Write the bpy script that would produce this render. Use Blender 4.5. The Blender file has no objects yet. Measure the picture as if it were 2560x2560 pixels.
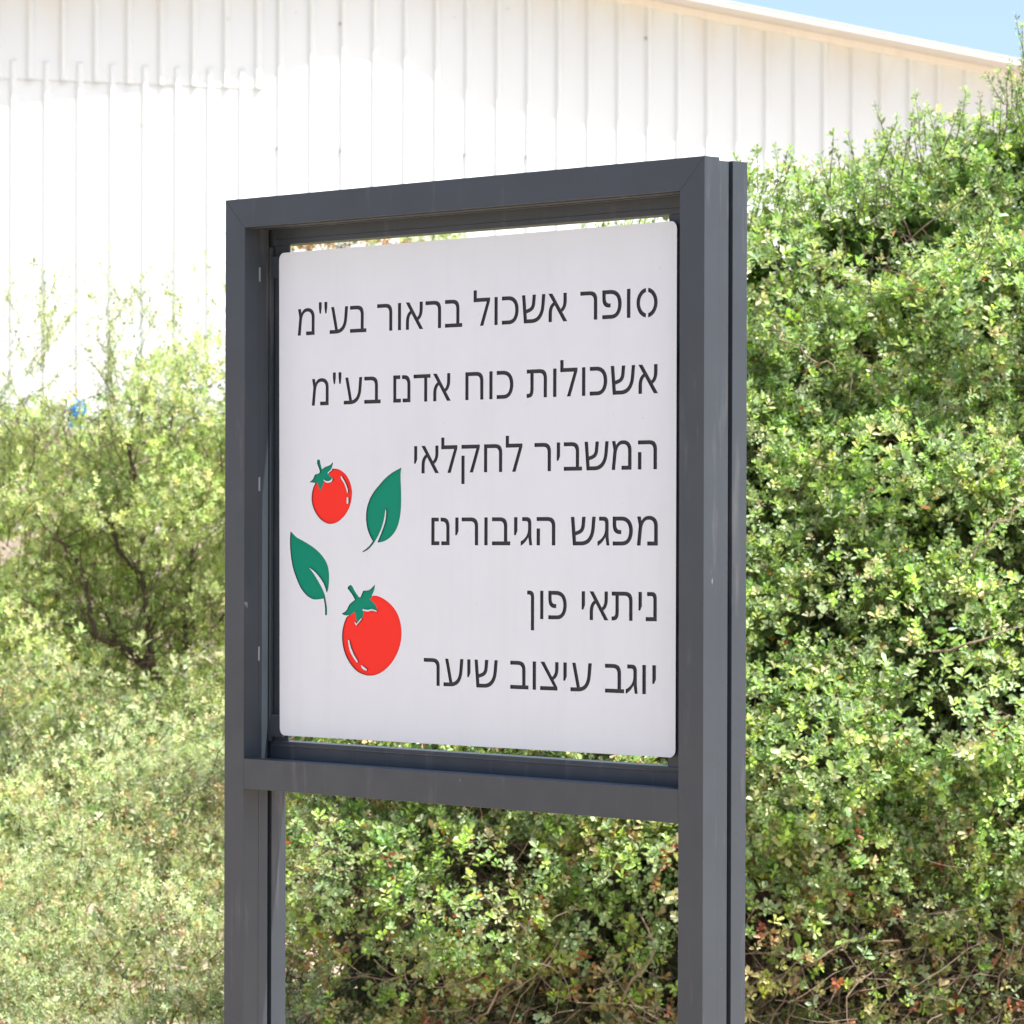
import bpy, bmesh, math, random
import numpy as np
from mathutils import Vector, Matrix
from mathutils.geometry import delaunay_2d_cdt

SC = bpy.context.scene
COL = SC.collection
R = math.radians

# ------------------------------------------------------------------ camera
cam_d = bpy.data.cameras.new('camera')
cam = bpy.data.objects.new('camera', cam_d)
COL.objects.link(cam)
PITCH, ROLL = -0.00444, 0.00249
fwd = Vector((0, math.cos(PITCH), math.sin(PITCH)))
up0 = Vector((0, -math.sin(PITCH), math.cos(PITCH)))
rt = Vector((math.cos(ROLL), 0, 0)) + up0 * math.sin(ROLL)
up = up0 * math.cos(ROLL) - Vector((math.sin(ROLL), 0, 0))
m3 = Matrix((rt, up, -fwd)).transposed()
cam.matrix_world = Matrix.Translation((0, 0, 1.6)) @ m3.to_4x4()
cam_d.sensor_width = 36.0
cam_d.lens = 133.62
cam_d.shift_y = 0.02875
cam_d.clip_start = 0.1
cam_d.clip_end = 1500
cam_d.dof.use_dof = True
cam_d.dof.focus_distance = 7.3
cam_d.dof.aperture_fstop = 15.0
SC.camera = cam

# ------------------------------------------------------------------ sky, sun, exposure
SUN_EL, SUN_AZ = 64.0, 121.0           # azimuth clockwise from +Y
world = bpy.data.worlds.new('World')
SC.world = world
world.use_nodes = True
wn = world.node_tree
sky = wn.nodes.new('ShaderNodeTexSky')
sky.sky_type = 'NISHITA'
sky.sun_disc = False
sky.sun_elevation = R(SUN_EL)
sky.sun_rotation = R(SUN_AZ)
sky.air_density = 0.6
sky.dust_density = 3.2
sky.ozone_density = 2.4
bg = wn.nodes['Background']
bg.inputs['Strength'].default_value = 0.123
wn.links.new(sky.outputs['Color'], bg.inputs['Color'])
sun_d = bpy.data.lights.new('sun', 'SUN')
sun_d.energy = 3.4
sun_d.angle = R(0.7)
sun_d.color = (1.0, 0.965, 0.92)
sun = bpy.data.objects.new('sun', sun_d)
COL.objects.link(sun)
S = Vector((math.sin(R(SUN_AZ)) * math.cos(R(SUN_EL)), math.cos(R(SUN_AZ)) * math.cos(R(SUN_EL)), math.sin(R(SUN_EL))))
sun.rotation_euler = S.to_track_quat('Z', 'Y').to_euler()
sun.location = S * 40
SC.view_settings.view_transform = 'Standard'
SC.view_settings.look = 'None'
SC.view_settings.exposure = 1.54
SC.view_settings.gamma = 1.0
SC.view_settings.use_curve_mapping = False

# ------------------------------------------------------------------ helpers
rng = np.random.default_rng(11)
random.seed(5)


def tag(o, label=None, cat=None, group=None, kind=None):
    if label: o['label'] = label
    if cat: o['category'] = cat
    if group: o['group'] = group
    if kind: o['kind'] = kind
    return o


def empty(name, loc=(0, 0, 0), rz=0.0):
    o = bpy.data.objects.new(name, None)
    COL.objects.link(o)
    o.location = loc
    o.rotation_euler = (0, 0, rz)
    o.empty_display_size = 0.2
    return o


def obj(name, me, mat=None, parent=None, loc=None):
    if isinstance(me, bmesh.types.BMesh):
        bm = me
        me = bpy.data.meshes.new(name)
        bm.to_mesh(me)
        bm.free()
    if mat is not None and not me.materials:
        me.materials.append(mat)
    o = bpy.data.objects.new(name, me)
    COL.objects.link(o)
    if parent: o.parent = parent
    if loc: o.location = loc
    return o


def share(name, o, parent=None, loc=None, rot=None):
    c = bpy.data.objects.new(name, o.data)
    COL.objects.link(c)
    c.parent = parent if parent else o.parent
    if loc is not None: c.location = loc
    if rot is not None: c.rotation_euler = rot
    return c


def box_bm(x0, x1, y0, y1, z0, z1, bev=0.0, bm=None):
    own = bm is None
    bm = bm or bmesh.new()
    g = bmesh.ops.create_cube(bm, size=1)
    for v in g['verts']:
        v.co = ((x0 + x1) / 2 + v.co.x * (x1 - x0), (y0 + y1) / 2 + v.co.y * (y1 - y0), (z0 + z1) / 2 + v.co.z * (z1 - z0))
    if bev and own:
        bmesh.ops.bevel(bm, geom=list(bm.edges), offset=bev, segments=2, affect='EDGES', profile=0.6)
    return bm


def prism_bm(poly, y0, y1, bev=0.0):
    """poly in (x,z), extruded along y"""
    bm = bmesh.new()
    a = [bm.verts.new((x, y0, z)) for x, z in poly]
    b = [bm.verts.new((x, y1, z)) for x, z in poly]
    bm.faces.new(a)
    bm.faces.new(b[::-1])
    n = len(poly)
    for i in range(n):
        bm.faces.new((a[i], b[i], b[(i + 1) % n], a[(i + 1) % n]))
    bmesh.ops.recalc_face_normals(bm, faces=bm.faces)
    if bev:
        bmesh.ops.bevel(bm, geom=list(bm.edges), offset=bev, segments=2, affect='EDGES', profile=0.6)
    return bm


def tube_bm(pts, radii, seg=7, bm=None, jitter=0.0, rnd=random):
    bm = bm or bmesh.new()
    rings = []
    n = len(pts)
    P = [Vector(p) for p in pts]
    for i, p in enumerate(P):
        d = (P[min(i + 1, n - 1)] - P[max(i - 1, 0)]).normalized()
        u = d.cross(Vector((0.13, 0.21, 1))).normalized() if abs(d.z) < 0.95 else d.cross(Vector((1, 0, 0))).normalized()
        v = d.cross(u)
        ring = []
        for k in range(seg):
            a = 2 * math.pi * k / seg
            r = radii[i] * (1 + jitter * rnd.uniform(-1, 1))
            ring.append(bm.verts.new(p + (u * math.cos(a) + v * math.sin(a)) * r))
        rings.append(ring)
    for i in range(n - 1):
        for k in range(seg):
            f = bm.faces.new((rings[i][k], rings[i][(k + 1) % seg], rings[i + 1][(k + 1) % seg], rings[i + 1][k]))
            f.smooth = True
    bm.faces.new(rings[0][::-1])
    bm.faces.new(rings[-1])
    return bm


# ------------------------------------------------------------------ materials
def mat_new(name):
    m = bpy.data.materials.new(name)
    m.use_nodes = True
    return m, m.node_tree.nodes, m.node_tree.links, m.node_tree.nodes['Principled BSDF']


def mix_col(n, l, fac, a, b, kind='MIX'):
    mx = n.new('ShaderNodeMix')
    mx.data_type = 'RGBA'
    mx.blend_type = kind
    if hasattr(fac, 'links') or isinstance(fac, bpy.types.NodeSocket): l.new(fac, mx.inputs[0])
    else: mx.inputs[0].default_value = fac
    for s, v in ((6, a), (7, b)):
        if isinstance(v, bpy.types.NodeSocket): l.new(v, mx.inputs[s])
        else: mx.inputs[s].default_value = (*v, 1)
    return mx.outputs[2]


def noise(n, l, scale, detail=4, rough=0.55, mapping=None, coord='Object', dist=0.0):
    tc = n.new('ShaderNodeTexCoord')
    mp = n.new('ShaderNodeMapping')
    l.new(tc.outputs[coord], mp.inputs[0])
    if mapping: mp.inputs['Scale'].default_value = mapping
    t = n.new('ShaderNodeTexNoise')
    t.inputs['Scale'].default_value = scale
    t.inputs['Detail'].default_value = detail
    t.inputs['Roughness'].default_value = rough
    t.inputs['Distortion'].default_value = dist
    l.new(mp.outputs[0], t.inputs['Vector'])
    return t.outputs['Fac']


def ramp(n, l, src, a, b, lo=0.0, hi=1.0):
    r = n.new('ShaderNodeMapRange')
    r.inputs['From Min'].default_value = a
    r.inputs['From Max'].default_value = b
    r.inputs['To Min'].default_value = lo
    r.inputs['To Max'].default_value = hi
    l.new(src, r.inputs['Value'])
    return r.outputs[0]


def bump(n, l, src, bsdf, strength=0.1, dist=0.002):
    b = n.new('ShaderNodeBump')
    b.inputs['Strength'].default_value = strength
    b.inputs['Distance'].default_value = dist
    l.new(src, b.inputs['Height'])
    l.new(b.outputs[0], bsdf.inputs['Normal'])


def m_frame():
    m, n, l, p = mat_new('charcoal_powder_coat')
    base = (0.027, 0.036, 0.044)
    c = mix_col(n, l, ramp(n, l, noise(n, l, 6.0, 5), 0.3, 0.7), base, (0.034, 0.044, 0.054))
    # dried dust drips
    dust = ramp(n, l, noise(n, l, 9.0, 6, 0.6, mapping=(3, 3, 0.35)), 0.58, 0.82, 0, 0.40)
    c = mix_col(n, l, dust, c, (0.20, 0.19, 0.18))
    # little white scuffs
    s1 = ramp(n, l, noise(n, l, 70.0, 3, 0.5, mapping=(1, 1, 0.25), dist=0.6), 0.775, 0.81, 0, 0.35)
    c = mix_col(n, l, s1, c, (0.45, 0.45, 0.46))
    l.new(c, p.inputs['Base Color'])
    rr = ramp(n, l, noise(n, l, 14.0, 5), 0.3, 0.7, 0.40, 0.52)
    l.new(rr, p.inputs['Roughness'])
    bump(n, l, noise(n, l, 900.0, 2), p, 0.06, 0.0005)
    return m


def m_paint(name, col, rough=0.4, var=0.06, spec=0.5, grime=0.0):
    m, n, l, p = mat_new(name)
    d = tuple(x * (1 - var) for x in col)
    c = mix_col(n, l, ramp(n, l, noise(n, l, 5.0, 5), 0.3, 0.7), col, d)
    if grime:                              # rain streaks and dust specks
        st = ramp(n, l, noise(n, l, 16.0, 5, 0.6, mapping=(1.6, 1, 0.12)), 0.50, 0.80, 0, grime)
        c = mix_col(n, l, st, c, tuple(x * 0.72 for x in col[:2]) + (col[2] * 0.62,))
        sp = ramp(n, l, noise(n, l, 120.0, 2, 0.5), 0.76, 0.80, 0, 0.35)
        c = mix_col(n, l, sp, c, (0.30, 0.27, 0.23))
    l.new(c, p.inputs['Base Color'])
    p.inputs['Roughness'].default_value = rough
    p.inputs['Specular IOR Level'].default_value = spec
    bump(n, l, noise(n, l, 300.0, 3), p, 0.03, 0.0005)
    return m


def m_cladding():
    m, n, l, p = mat_new('white_sheet_metal')
    c = mix_col(n, l, ramp(n, l, noise(n, l, 1.2, 6, 0.6, mapping=(1, 1, 0.3)), 0.3, 0.7), (0.66, 0.715, 0.70), (0.64, 0.69, 0.67))
    # yellow brown grime gathered under the verge (position on the sheet, not shade)
    g = ramp(n, l, noise(n, l, 2.2, 6, 0.65, mapping=(1.2, 1, 0.5)), 0.45, 0.72, 0, 0.55)
    tc = n.new('ShaderNodeTexCoord')
    at = n.new('ShaderNodeAttribute'); at.attribute_name = 'grime'
    mu = n.new('ShaderNodeMath'); mu.operation = 'MULTIPLY'
    l.new(g, mu.inputs[0]); l.new(at.outputs['Fac'], mu.inputs[1])
    c = mix_col(n, l, mu.outputs[0], c, (0.60, 0.50, 0.34))
    sp = ramp(n, l, noise(n, l, 9.0, 2, 0.4), 0.74, 0.78, 0, 0.35)
    c = mix_col(n, l, sp, c, (0.35, 0.27, 0.2))
    l.new(c, p.inputs['Base Color'])
    p.inputs['Roughness'].default_value = 0.5
    return m


def m_leaf(name, rough=0.36, trans=0.34, spec=0.42, tcol=(1.6, 1.9, 0.7)):
    m, n, l, p = mat_new(name)
    at = n.new('ShaderNodeAttribute'); at.attribute_name = 'tone'
    l.new(at.outputs['Color'], p.inputs['Base Color'])
    p.inputs['Roughness'].default_value = rough
    p.inputs['Specular IOR Level'].default_value = spec
    tr = n.new('ShaderNodeBsdfTranslucent')
    tc = mix_col(n, l, 1.0, at.outputs['Color'], tcol, 'MULTIPLY')
    l.new(tc, tr.inputs['Color'])
    mx = n.new('ShaderNodeMixShader')
    mx.inputs[0].default_value = trans
    l.new(p.outputs[0], mx.inputs[1]); l.new(tr.outputs[0], mx.inputs[2])
    l.new(mx.outputs[0], n['Material Output'].inputs['Surface'])
    return m


def m_bark(name, a, b):
    m, n, l, p = mat_new(name)
    f = noise(n, l, 18.0, 6, 0.65, mapping=(1, 1, 0.35), coord='Object')
    l.new(mix_col(n, l, ramp(n, l, f, 0.35, 0.65), a, b), p.inputs['Base Color'])
    p.inputs['Roughness'].default_value = 0.85
    bump(n, l, f, p, 0.6, 0.01)
    return m


def m_ground():
    m, n, l, p = mat_new('dry_earth')
    f = noise(n, l, 0.8, 8, 0.6)
    c = mix_col(n, l, ramp(n, l, f, 0.35, 0.65), (0.50, 0.40, 0.30), (0.40, 0.31, 0.22))
    c = mix_col(n, l, ramp(n, l, noise(n, l, 22, 6, 0.7), 0.5, 0.7, 0, 0.6), c, (0.42, 0.35, 0.27))
    l.new(c, p.inputs['Base Color'])
    p.inputs['Roughness'].default_value = 0.95
    bump(n, l, noise(n, l, 30, 6, 0.7), p, 0.5, 0.02)
    return m


M = dict(
    frame=m_frame(),
    panel=m_paint('white_sign_sheet', (0.625, 0.675, 0.700), 0.36, 0.04, 0.4, 0.13),
    letter=m_paint('dark_grey_backing', (0.036, 0.036, 0.040), 0.6, 0.05, 0.2),
    red=m_paint('tomato_red_backing', (0.80, 0.034, 0.022), 0.6, 0.03, 0.12),
    green=m_paint('leaf_green_backing', (0.003, 0.225, 0.135), 0.6, 0.03, 0.12),
    clad=m_cladding(),
    trim=m_paint('white_flashing', (0.76, 0.745, 0.68), 0.45, 0.06, 0.4, 0.35),
    roof=m_paint('light_grey_roof_sheet', (0.55, 0.55, 0.54), 0.5),
    leaf=m_leaf('hedge_leaf'),
    fine=m_leaf('fine_leaf', 0.5, 0.42, 0.4, (1.45, 1.60, 0.95)),
    bark=m_bark('brown_bark', (0.045, 0.029, 0.019), (0.11, 0.074, 0.048)),
    twig=m_bark('pale_twig_bark', (0.14, 0.10, 0.068), (0.27, 0.21, 0.15)),
    ground=m_ground(),
    stone=m_bark('limestone', (0.50, 0.44, 0.35), (0.36, 0.30, 0.22)),
    blue=m_paint('blue_plastic', (0.015, 0.22, 0.50), 0.3),
    paleblue=m_paint('faded_blue_plastic', (0.10, 0.30, 0.42), 0.4),
    black=m_paint('black_plastic', (0.02, 0.02, 0.022), 0.4),
    core=m_paint('black_core_edge', (0.03, 0.03, 0.032), 0.6, 0.05, 0.2),
    clip=m_paint('zinc_clip', (0.22, 0.23, 0.25), 0.35),
)

# ------------------------------------------------------------------ ground
bm = bmesh.new()
bmesh.ops.create_grid(bm, x_segments=2, y_segments=2, size=450)
tag(obj('ground', bm, M['ground']), kind='structure')

# lettering outlines (em units), text lines, emblem outlines (metres on the sign)
GLYPHS = {
    'נ': (0.397, [[(0.03,0.0),(0.03,0.083),(0.227,0.083),(0.227,0.445),(0.225,0.466),(0.221,0.483),(0.212,0.494),(0.201,0.503),(0.187,0.507),(0.169,0.509),(0.063,0.509),(0.063,0.592),(0.195,0.592),(0.228,0.589),(0.257,0.578),(0.282,0.561),(0.302,0.536),(0.313,0.501),(0.317,0.456),(0.317,0.0)]]),
    'א': (0.606, [[(0.45,0.0),(0.193,0.382),(0.05,0.592),(0.156,0.592),(0.397,0.234),(0.556,0.0)],[(0.056,0.0),(0.056,0.158),(0.058,0.206),(0.065,0.248),(0.075,0.286),(0.09,0.319),(0.109,0.348),(0.132,0.373),(0.157,0.394),(0.187,0.41),(0.219,0.423),(0.246,0.356),(0.225,0.347),(0.207,0.334),(0.191,0.319),(0.177,0.301),(0.166,0.28),(0.157,0.256),(0.151,0.228),(0.147,0.198),(0.146,0.164),(0.146,0.0)],[(0.385,0.184),(0.355,0.25),(0.376,0.259),(0.394,0.272),(0.409,0.287),(0.423,0.305),(0.433,0.326),(0.442,0.35),(0.447,0.377),(0.451,0.407),(0.452,0.44),(0.452,0.592),(0.542,0.592),(0.542,0.446),(0.54,0.4),(0.534,0.359),(0.523,0.322),(0.509,0.289),(0.491,0.26),(0.47,0.235),(0.445,0.214),(0.417,0.197)]]),
    'ב': (0.542, [[(0.349,0.0),(0.349,0.385),(0.346,0.427),(0.335,0.459),(0.318,0.482),(0.295,0.497),(0.266,0.506),(0.232,0.509),(0.03,0.509),(0.03,0.592),(0.238,0.592),(0.3,0.587),(0.351,0.572),(0.39,0.547),(0.417,0.511),(0.433,0.463),(0.439,0.403),(0.439,0.0)],[(0.03,0.0),(0.03,0.083),(0.517,0.083),(0.517,0.0)]]),
    'ג': (0.347, [[(0.015,-0.01),(0.015,0.086),(0.04,0.096),(0.064,0.108),(0.086,0.121),(0.106,0.137),(0.125,0.153),(0.142,0.171),(0.162,0.196),(0.178,0.223),(0.191,0.252),(0.2,0.282),(0.205,0.312),(0.207,0.342),(0.207,0.445),(0.205,0.466),(0.201,0.483),(0.193,0.494),(0.181,0.503),(0.167,0.507),(0.149,0.509),(0.053,0.509),(0.053,0.592),(0.175,0.592),(0.208,0.589),(0.237,0.578),(0.262,0.561),(0.281,0.536),(0.292,0.501),(0.296,0.456),(0.296,0.179),(0.317,0.0),(0.243,0.0),(0.215,0.164),(0.211,0.164),(0.197,0.141),(0.181,0.119),(0.165,0.1),(0.148,0.081),(0.131,0.065),(0.114,0.05),(0.061,0.013)]]),
    'ד': (0.523, [[(0.317,0.0),(0.317,0.544),(0.407,0.544),(0.407,0.0)],[(0.01,0.509),(0.01,0.592),(0.498,0.592),(0.498,0.509)]]),
    'ה': (0.652, [[(0.482,0.0),(0.482,0.385),(0.479,0.427),(0.468,0.459),(0.451,0.482),(0.428,0.497),(0.399,0.506),(0.365,0.509),(0.085,0.509),(0.085,0.592),(0.371,0.592),(0.433,0.587),(0.484,0.572),(0.522,0.547),(0.55,0.511),(0.567,0.463),(0.572,0.403),(0.572,0.0)],[(0.085,0.0),(0.085,0.354),(0.175,0.354),(0.175,0.0)]]),
    'ו': (0.26, [[(0.085,0.0),(0.085,0.592),(0.175,0.592),(0.175,0.0)]]),
    'ח': (0.672, [[(0.391,0.592),(0.453,0.587),(0.504,0.572),(0.542,0.547),(0.57,0.511),(0.587,0.463),(0.592,0.403),(0.592,0.0),(0.502,0.0),(0.502,0.385),(0.499,0.427),(0.488,0.459),(0.471,0.482),(0.448,0.497),(0.419,0.506),(0.385,0.509),(0.175,0.509),(0.175,0.0),(0.085,0.0),(0.085,0.592)]]),
    'י': (0.235, [[(0.075,0.213),(0.075,0.592),(0.165,0.592),(0.165,0.303),(0.12,0.213)]]),
    'ל': (0.51, [[(0.105,0.592),(0.475,0.592),(0.475,0.524),(0.288,0.0),(0.193,0.0),(0.381,0.509),(0.015,0.509),(0.015,0.76),(0.105,0.76)]]),
    'כ': (0.54, [[(0.03,0.0),(0.03,0.083),(0.222,0.083),(0.277,0.09),(0.322,0.109),(0.355,0.142),(0.378,0.186),(0.392,0.237),(0.397,0.296),(0.391,0.36),(0.375,0.413),(0.347,0.455),(0.308,0.485),(0.258,0.503),(0.197,0.509),(0.03,0.509),(0.03,0.592),(0.207,0.592),(0.251,0.59),(0.292,0.582),(0.329,0.571),(0.362,0.554),(0.392,0.534),(0.418,0.51),(0.44,0.482),(0.458,0.452),(0.472,0.417),(0.482,0.381),(0.488,0.341),(0.49,0.299),(0.487,0.245),(0.476,0.194),(0.46,0.147),(0.436,0.105),(0.406,0.069),(0.369,0.04),(0.327,0.018),(0.278,0.004),(0.222,0.0)]]),
    'מ': (0.645, [[(0.35,0.604),(0.394,0.601),(0.433,0.592),(0.467,0.578),(0.496,0.559),(0.521,0.535),(0.54,0.506),(0.554,0.475),(0.562,0.439),(0.565,0.401),(0.565,0.0),(0.305,0.0),(0.305,0.083),(0.475,0.083),(0.475,0.387),(0.472,0.426),(0.461,0.459),(0.444,0.487),(0.418,0.508),(0.385,0.521),(0.344,0.525),(0.311,0.522),(0.282,0.514),(0.257,0.501),(0.235,0.483),(0.216,0.46),(0.202,0.432),(0.19,0.401),(0.181,0.366),(0.175,0.327),(0.14,0.0),(0.05,0.0),(0.095,0.41),(0.055,0.592),(0.145,0.592),(0.162,0.508),(0.165,0.508),(0.195,0.544),(0.233,0.575),(0.248,0.583),(0.265,0.59),(0.283,0.596),(0.303,0.6),(0.326,0.603)]]),
    'ם': (0.652, [[(0.07,0.0),(0.295,0.0),(0.295,0.083),(0.16,0.083),(0.16,0.509),(0.27499999999999997,0.509),(0.27499999999999997,0.592),(0.07,0.592)],[(0.345,0.0),(0.572,0.0),(0.572,0.403),(0.565,0.46),(0.55,0.505),(0.523,0.547),(0.48,0.575),(0.43,0.588),(0.32499999999999996,0.592),(0.32499999999999996,0.509),(0.385,0.506),(0.43,0.495),(0.46,0.47),(0.478,0.43),(0.482,0.385),(0.482,0.083),(0.345,0.083)]]),
    'ן': (0.294, [[(0.124,-0.24),(0.124,0.445),(0.122,0.466),(0.118,0.483),(0.11,0.494),(0.098,0.503),(0.084,0.507),(0.066,0.509),(0.02,0.509),(0.02,0.592),(0.092,0.592),(0.125,0.589),(0.154,0.578),(0.179,0.561),(0.199,0.536),(0.21,0.501),(0.214,0.456),(0.214,-0.24)]]),
    'ס': (0.681, [[(0.368,-0.011),(0.427,0.003),(0.482,0.032),(0.53,0.075),(0.568,0.128),(0.595,0.189),(0.608,0.255),(0.608,0.323),(0.595,0.389),(0.568,0.45),(0.53,0.503),(0.482,0.546),(0.427,0.575),(0.368,0.589),(0.368,0.503),(0.412,0.488),(0.452,0.459),(0.484,0.419),(0.507,0.371),(0.519,0.317),(0.519,0.261),(0.507,0.207),(0.484,0.159),(0.452,0.119),(0.412,0.09),(0.368,0.075)],[(0.312,0.589),(0.253,0.575),(0.198,0.546),(0.15,0.503),(0.112,0.45),(0.085,0.389),(0.072,0.323),(0.072,0.255),(0.085,0.189),(0.112,0.128),(0.15,0.075),(0.198,0.032),(0.253,0.003),(0.312,-0.011),(0.312,0.075),(0.268,0.09),(0.228,0.119),(0.196,0.159),(0.173,0.207),(0.161,0.261),(0.161,0.317),(0.173,0.371),(0.196,0.419),(0.228,0.459),(0.268,0.488),(0.312,0.503)]]),
    'פ': (0.603, [[(0.05,0.0),(0.05,0.083),(0.285,0.083),(0.34,0.09),(0.385,0.109),(0.418,0.142),(0.441,0.186),(0.455,0.237),(0.46,0.296),(0.454,0.36),(0.438,0.413),(0.41,0.455),(0.371,0.485),(0.321,0.503),(0.26,0.509),(0.087,0.509),(0.087,0.592),(0.27,0.592),(0.314,0.59),(0.355,0.582),(0.392,0.571),(0.425,0.554),(0.455,0.534),(0.481,0.51),(0.503,0.482),(0.521,0.452),(0.535,0.417),(0.545,0.381),(0.551,0.341),(0.553,0.299),(0.55,0.245),(0.539,0.194),(0.522,0.147),(0.499,0.105),(0.469,0.069),(0.432,0.04),(0.39,0.018),(0.341,0.004),(0.285,0.0)],[(0.221,0.233),(0.184,0.236),(0.152,0.244),(0.124,0.257),(0.101,0.275),(0.082,0.297),(0.068,0.324),(0.058,0.354),(0.052,0.388),(0.05,0.424),(0.05,0.592),(0.14,0.592),(0.14,0.432),(0.141,0.408),(0.145,0.386),(0.151,0.367),(0.159,0.352),(0.17,0.339),(0.183,0.33),(0.198,0.323),(0.215,0.318),(0.233,0.317),(0.249,0.318),(0.266,0.319),(0.266,0.236),(0.243,0.234)]]),
    'ע': (0.608, [[(0.025,0.0),(0.025,0.083),(0.206,0.083),(0.244,0.085),(0.28,0.09),(0.311,0.098),(0.34,0.11),(0.366,0.126),(0.389,0.145),(0.409,0.169),(0.426,0.197),(0.441,0.229),(0.452,0.266),(0.461,0.308),(0.466,0.355),(0.488,0.592),(0.578,0.592),(0.556,0.355),(0.542,0.261),(0.534,0.229),(0.523,0.197),(0.51,0.166),(0.493,0.136),(0.473,0.108),(0.45,0.082),(0.421,0.058),(0.389,0.038),(0.351,0.022),(0.309,0.01),(0.26,0.002),(0.206,0.0)],[(0.191,0.067),(0.069,0.592),(0.159,0.592),(0.279,0.067)]]),
    'צ': (0.559, [[(0.43,0.008),(0.031,0.592),(0.137,0.592),(0.359,0.252),(0.481,0.066)],[(0.025,0.0),(0.025,0.083),(0.46,0.083),(0.481,0.066),(0.481,0.0)],[(0.352,0.21),(0.322,0.276),(0.337,0.283),(0.352,0.291),(0.364,0.301),(0.376,0.313),(0.386,0.326),(0.395,0.341),(0.402,0.358),(0.408,0.376),(0.413,0.396),(0.416,0.418),(0.418,0.441),(0.419,0.466),(0.419,0.592),(0.509,0.592),(0.509,0.472),(0.507,0.426),(0.501,0.385),(0.49,0.347),(0.476,0.315),(0.458,0.286),(0.437,0.261),(0.412,0.24),(0.384,0.223)]]),
    'ק': (0.63, [[(0.313,0.0),(0.501,0.509),(0.08,0.509),(0.08,0.592),(0.595,0.592),(0.595,0.524),(0.408,0.0)],[(0.08,-0.241),(0.08,0.362),(0.17,0.362),(0.17,-0.241)]]),
    'ר': (0.542, [[(0.372,0.0),(0.372,0.385),(0.369,0.427),(0.358,0.459),(0.341,0.482),(0.318,0.497),(0.289,0.506),(0.255,0.509),(0.015,0.509),(0.015,0.592),(0.261,0.592),(0.323,0.587),(0.374,0.572),(0.412,0.547),(0.44,0.511),(0.457,0.463),(0.462,0.403),(0.462,0.0)]]),
    'ש': (0.703, [[(0.092,0.0),(0.04,0.592),(0.13,0.592),(0.175,0.083),(0.301,0.083),(0.334,0.085),(0.365,0.09),(0.396,0.099),(0.424,0.111),(0.45,0.127),(0.474,0.147),(0.496,0.171),(0.515,0.199),(0.531,0.232),(0.545,0.268),(0.555,0.309),(0.561,0.355),(0.583,0.592),(0.673,0.592),(0.651,0.355),(0.636,0.27),(0.627,0.238),(0.616,0.206),(0.602,0.175),(0.585,0.144),(0.564,0.115),(0.54,0.088),(0.513,0.063),(0.48,0.042),(0.443,0.024),(0.401,0.011),(0.354,0.003),(0.301,0.0)],[(0.149,0.202),(0.142,0.283),(0.226,0.309),(0.244,0.316),(0.259,0.324),(0.272,0.334),(0.283,0.346),(0.292,0.36),(0.3,0.376),(0.306,0.395),(0.31,0.416),(0.313,0.439),(0.327,0.592),(0.417,0.592),(0.405,0.457),(0.395,0.38),(0.389,0.357),(0.381,0.336),(0.371,0.317),(0.359,0.299),(0.343,0.282),(0.324,0.267),(0.3,0.253),(0.272,0.24),(0.239,0.229)]]),
    'ת': (0.667, [[(0.497,0.0),(0.497,0.385),(0.494,0.427),(0.483,0.459),(0.466,0.482),(0.443,0.497),(0.414,0.506),(0.38,0.509),(0.039,0.509),(0.039,0.592),(0.386,0.592),(0.448,0.587),(0.499,0.572),(0.537,0.547),(0.565,0.511),(0.581,0.463),(0.587,0.403),(0.587,0.0)],[(0.035,0.0),(0.035,0.083),(0.081,0.083),(0.098,0.086),(0.111,0.093),(0.122,0.106),(0.13,0.124),(0.134,0.147),(0.136,0.175),(0.136,0.548),(0.226,0.548),(0.226,0.18),(0.222,0.125),(0.21,0.08),(0.191,0.045),(0.163,0.02),(0.124,0.005),(0.076,0.0)]]),
    '"': (0.354, [[(0.241,0.462),(0.283,0.462),(0.306,0.599),(0.306,0.716),(0.218,0.716),(0.218,0.599)],[(0.071,0.462),(0.113,0.462),(0.136,0.599),(0.136,0.716),(0.048,0.716),(0.048,0.599)]]),
    ' ': (0.278, []),
}
TEXT_LINES = [
    ('סופר אשכול בראור בע"מ', 1.1503, 0.3757, 0.0012, 0.09857),
    ('אשכולות כוח אדם בע"מ', 1.152, 0.2372, 0.0029, 0.09813),
    ('המשביר לחקלאי', 1.1498, 0.1004, 0.0041, 0.09804),
    ('מפגש הגיבורים', 1.1524, -0.0372, 0.0044, 0.10201),
    ('ניתאי פון', 1.1503, -0.1737, 0.0058, 0.09642),
    ('יוגב עיצוב שיער', 1.1486, -0.3057, 0.0052, 0.10045),
]
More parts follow.
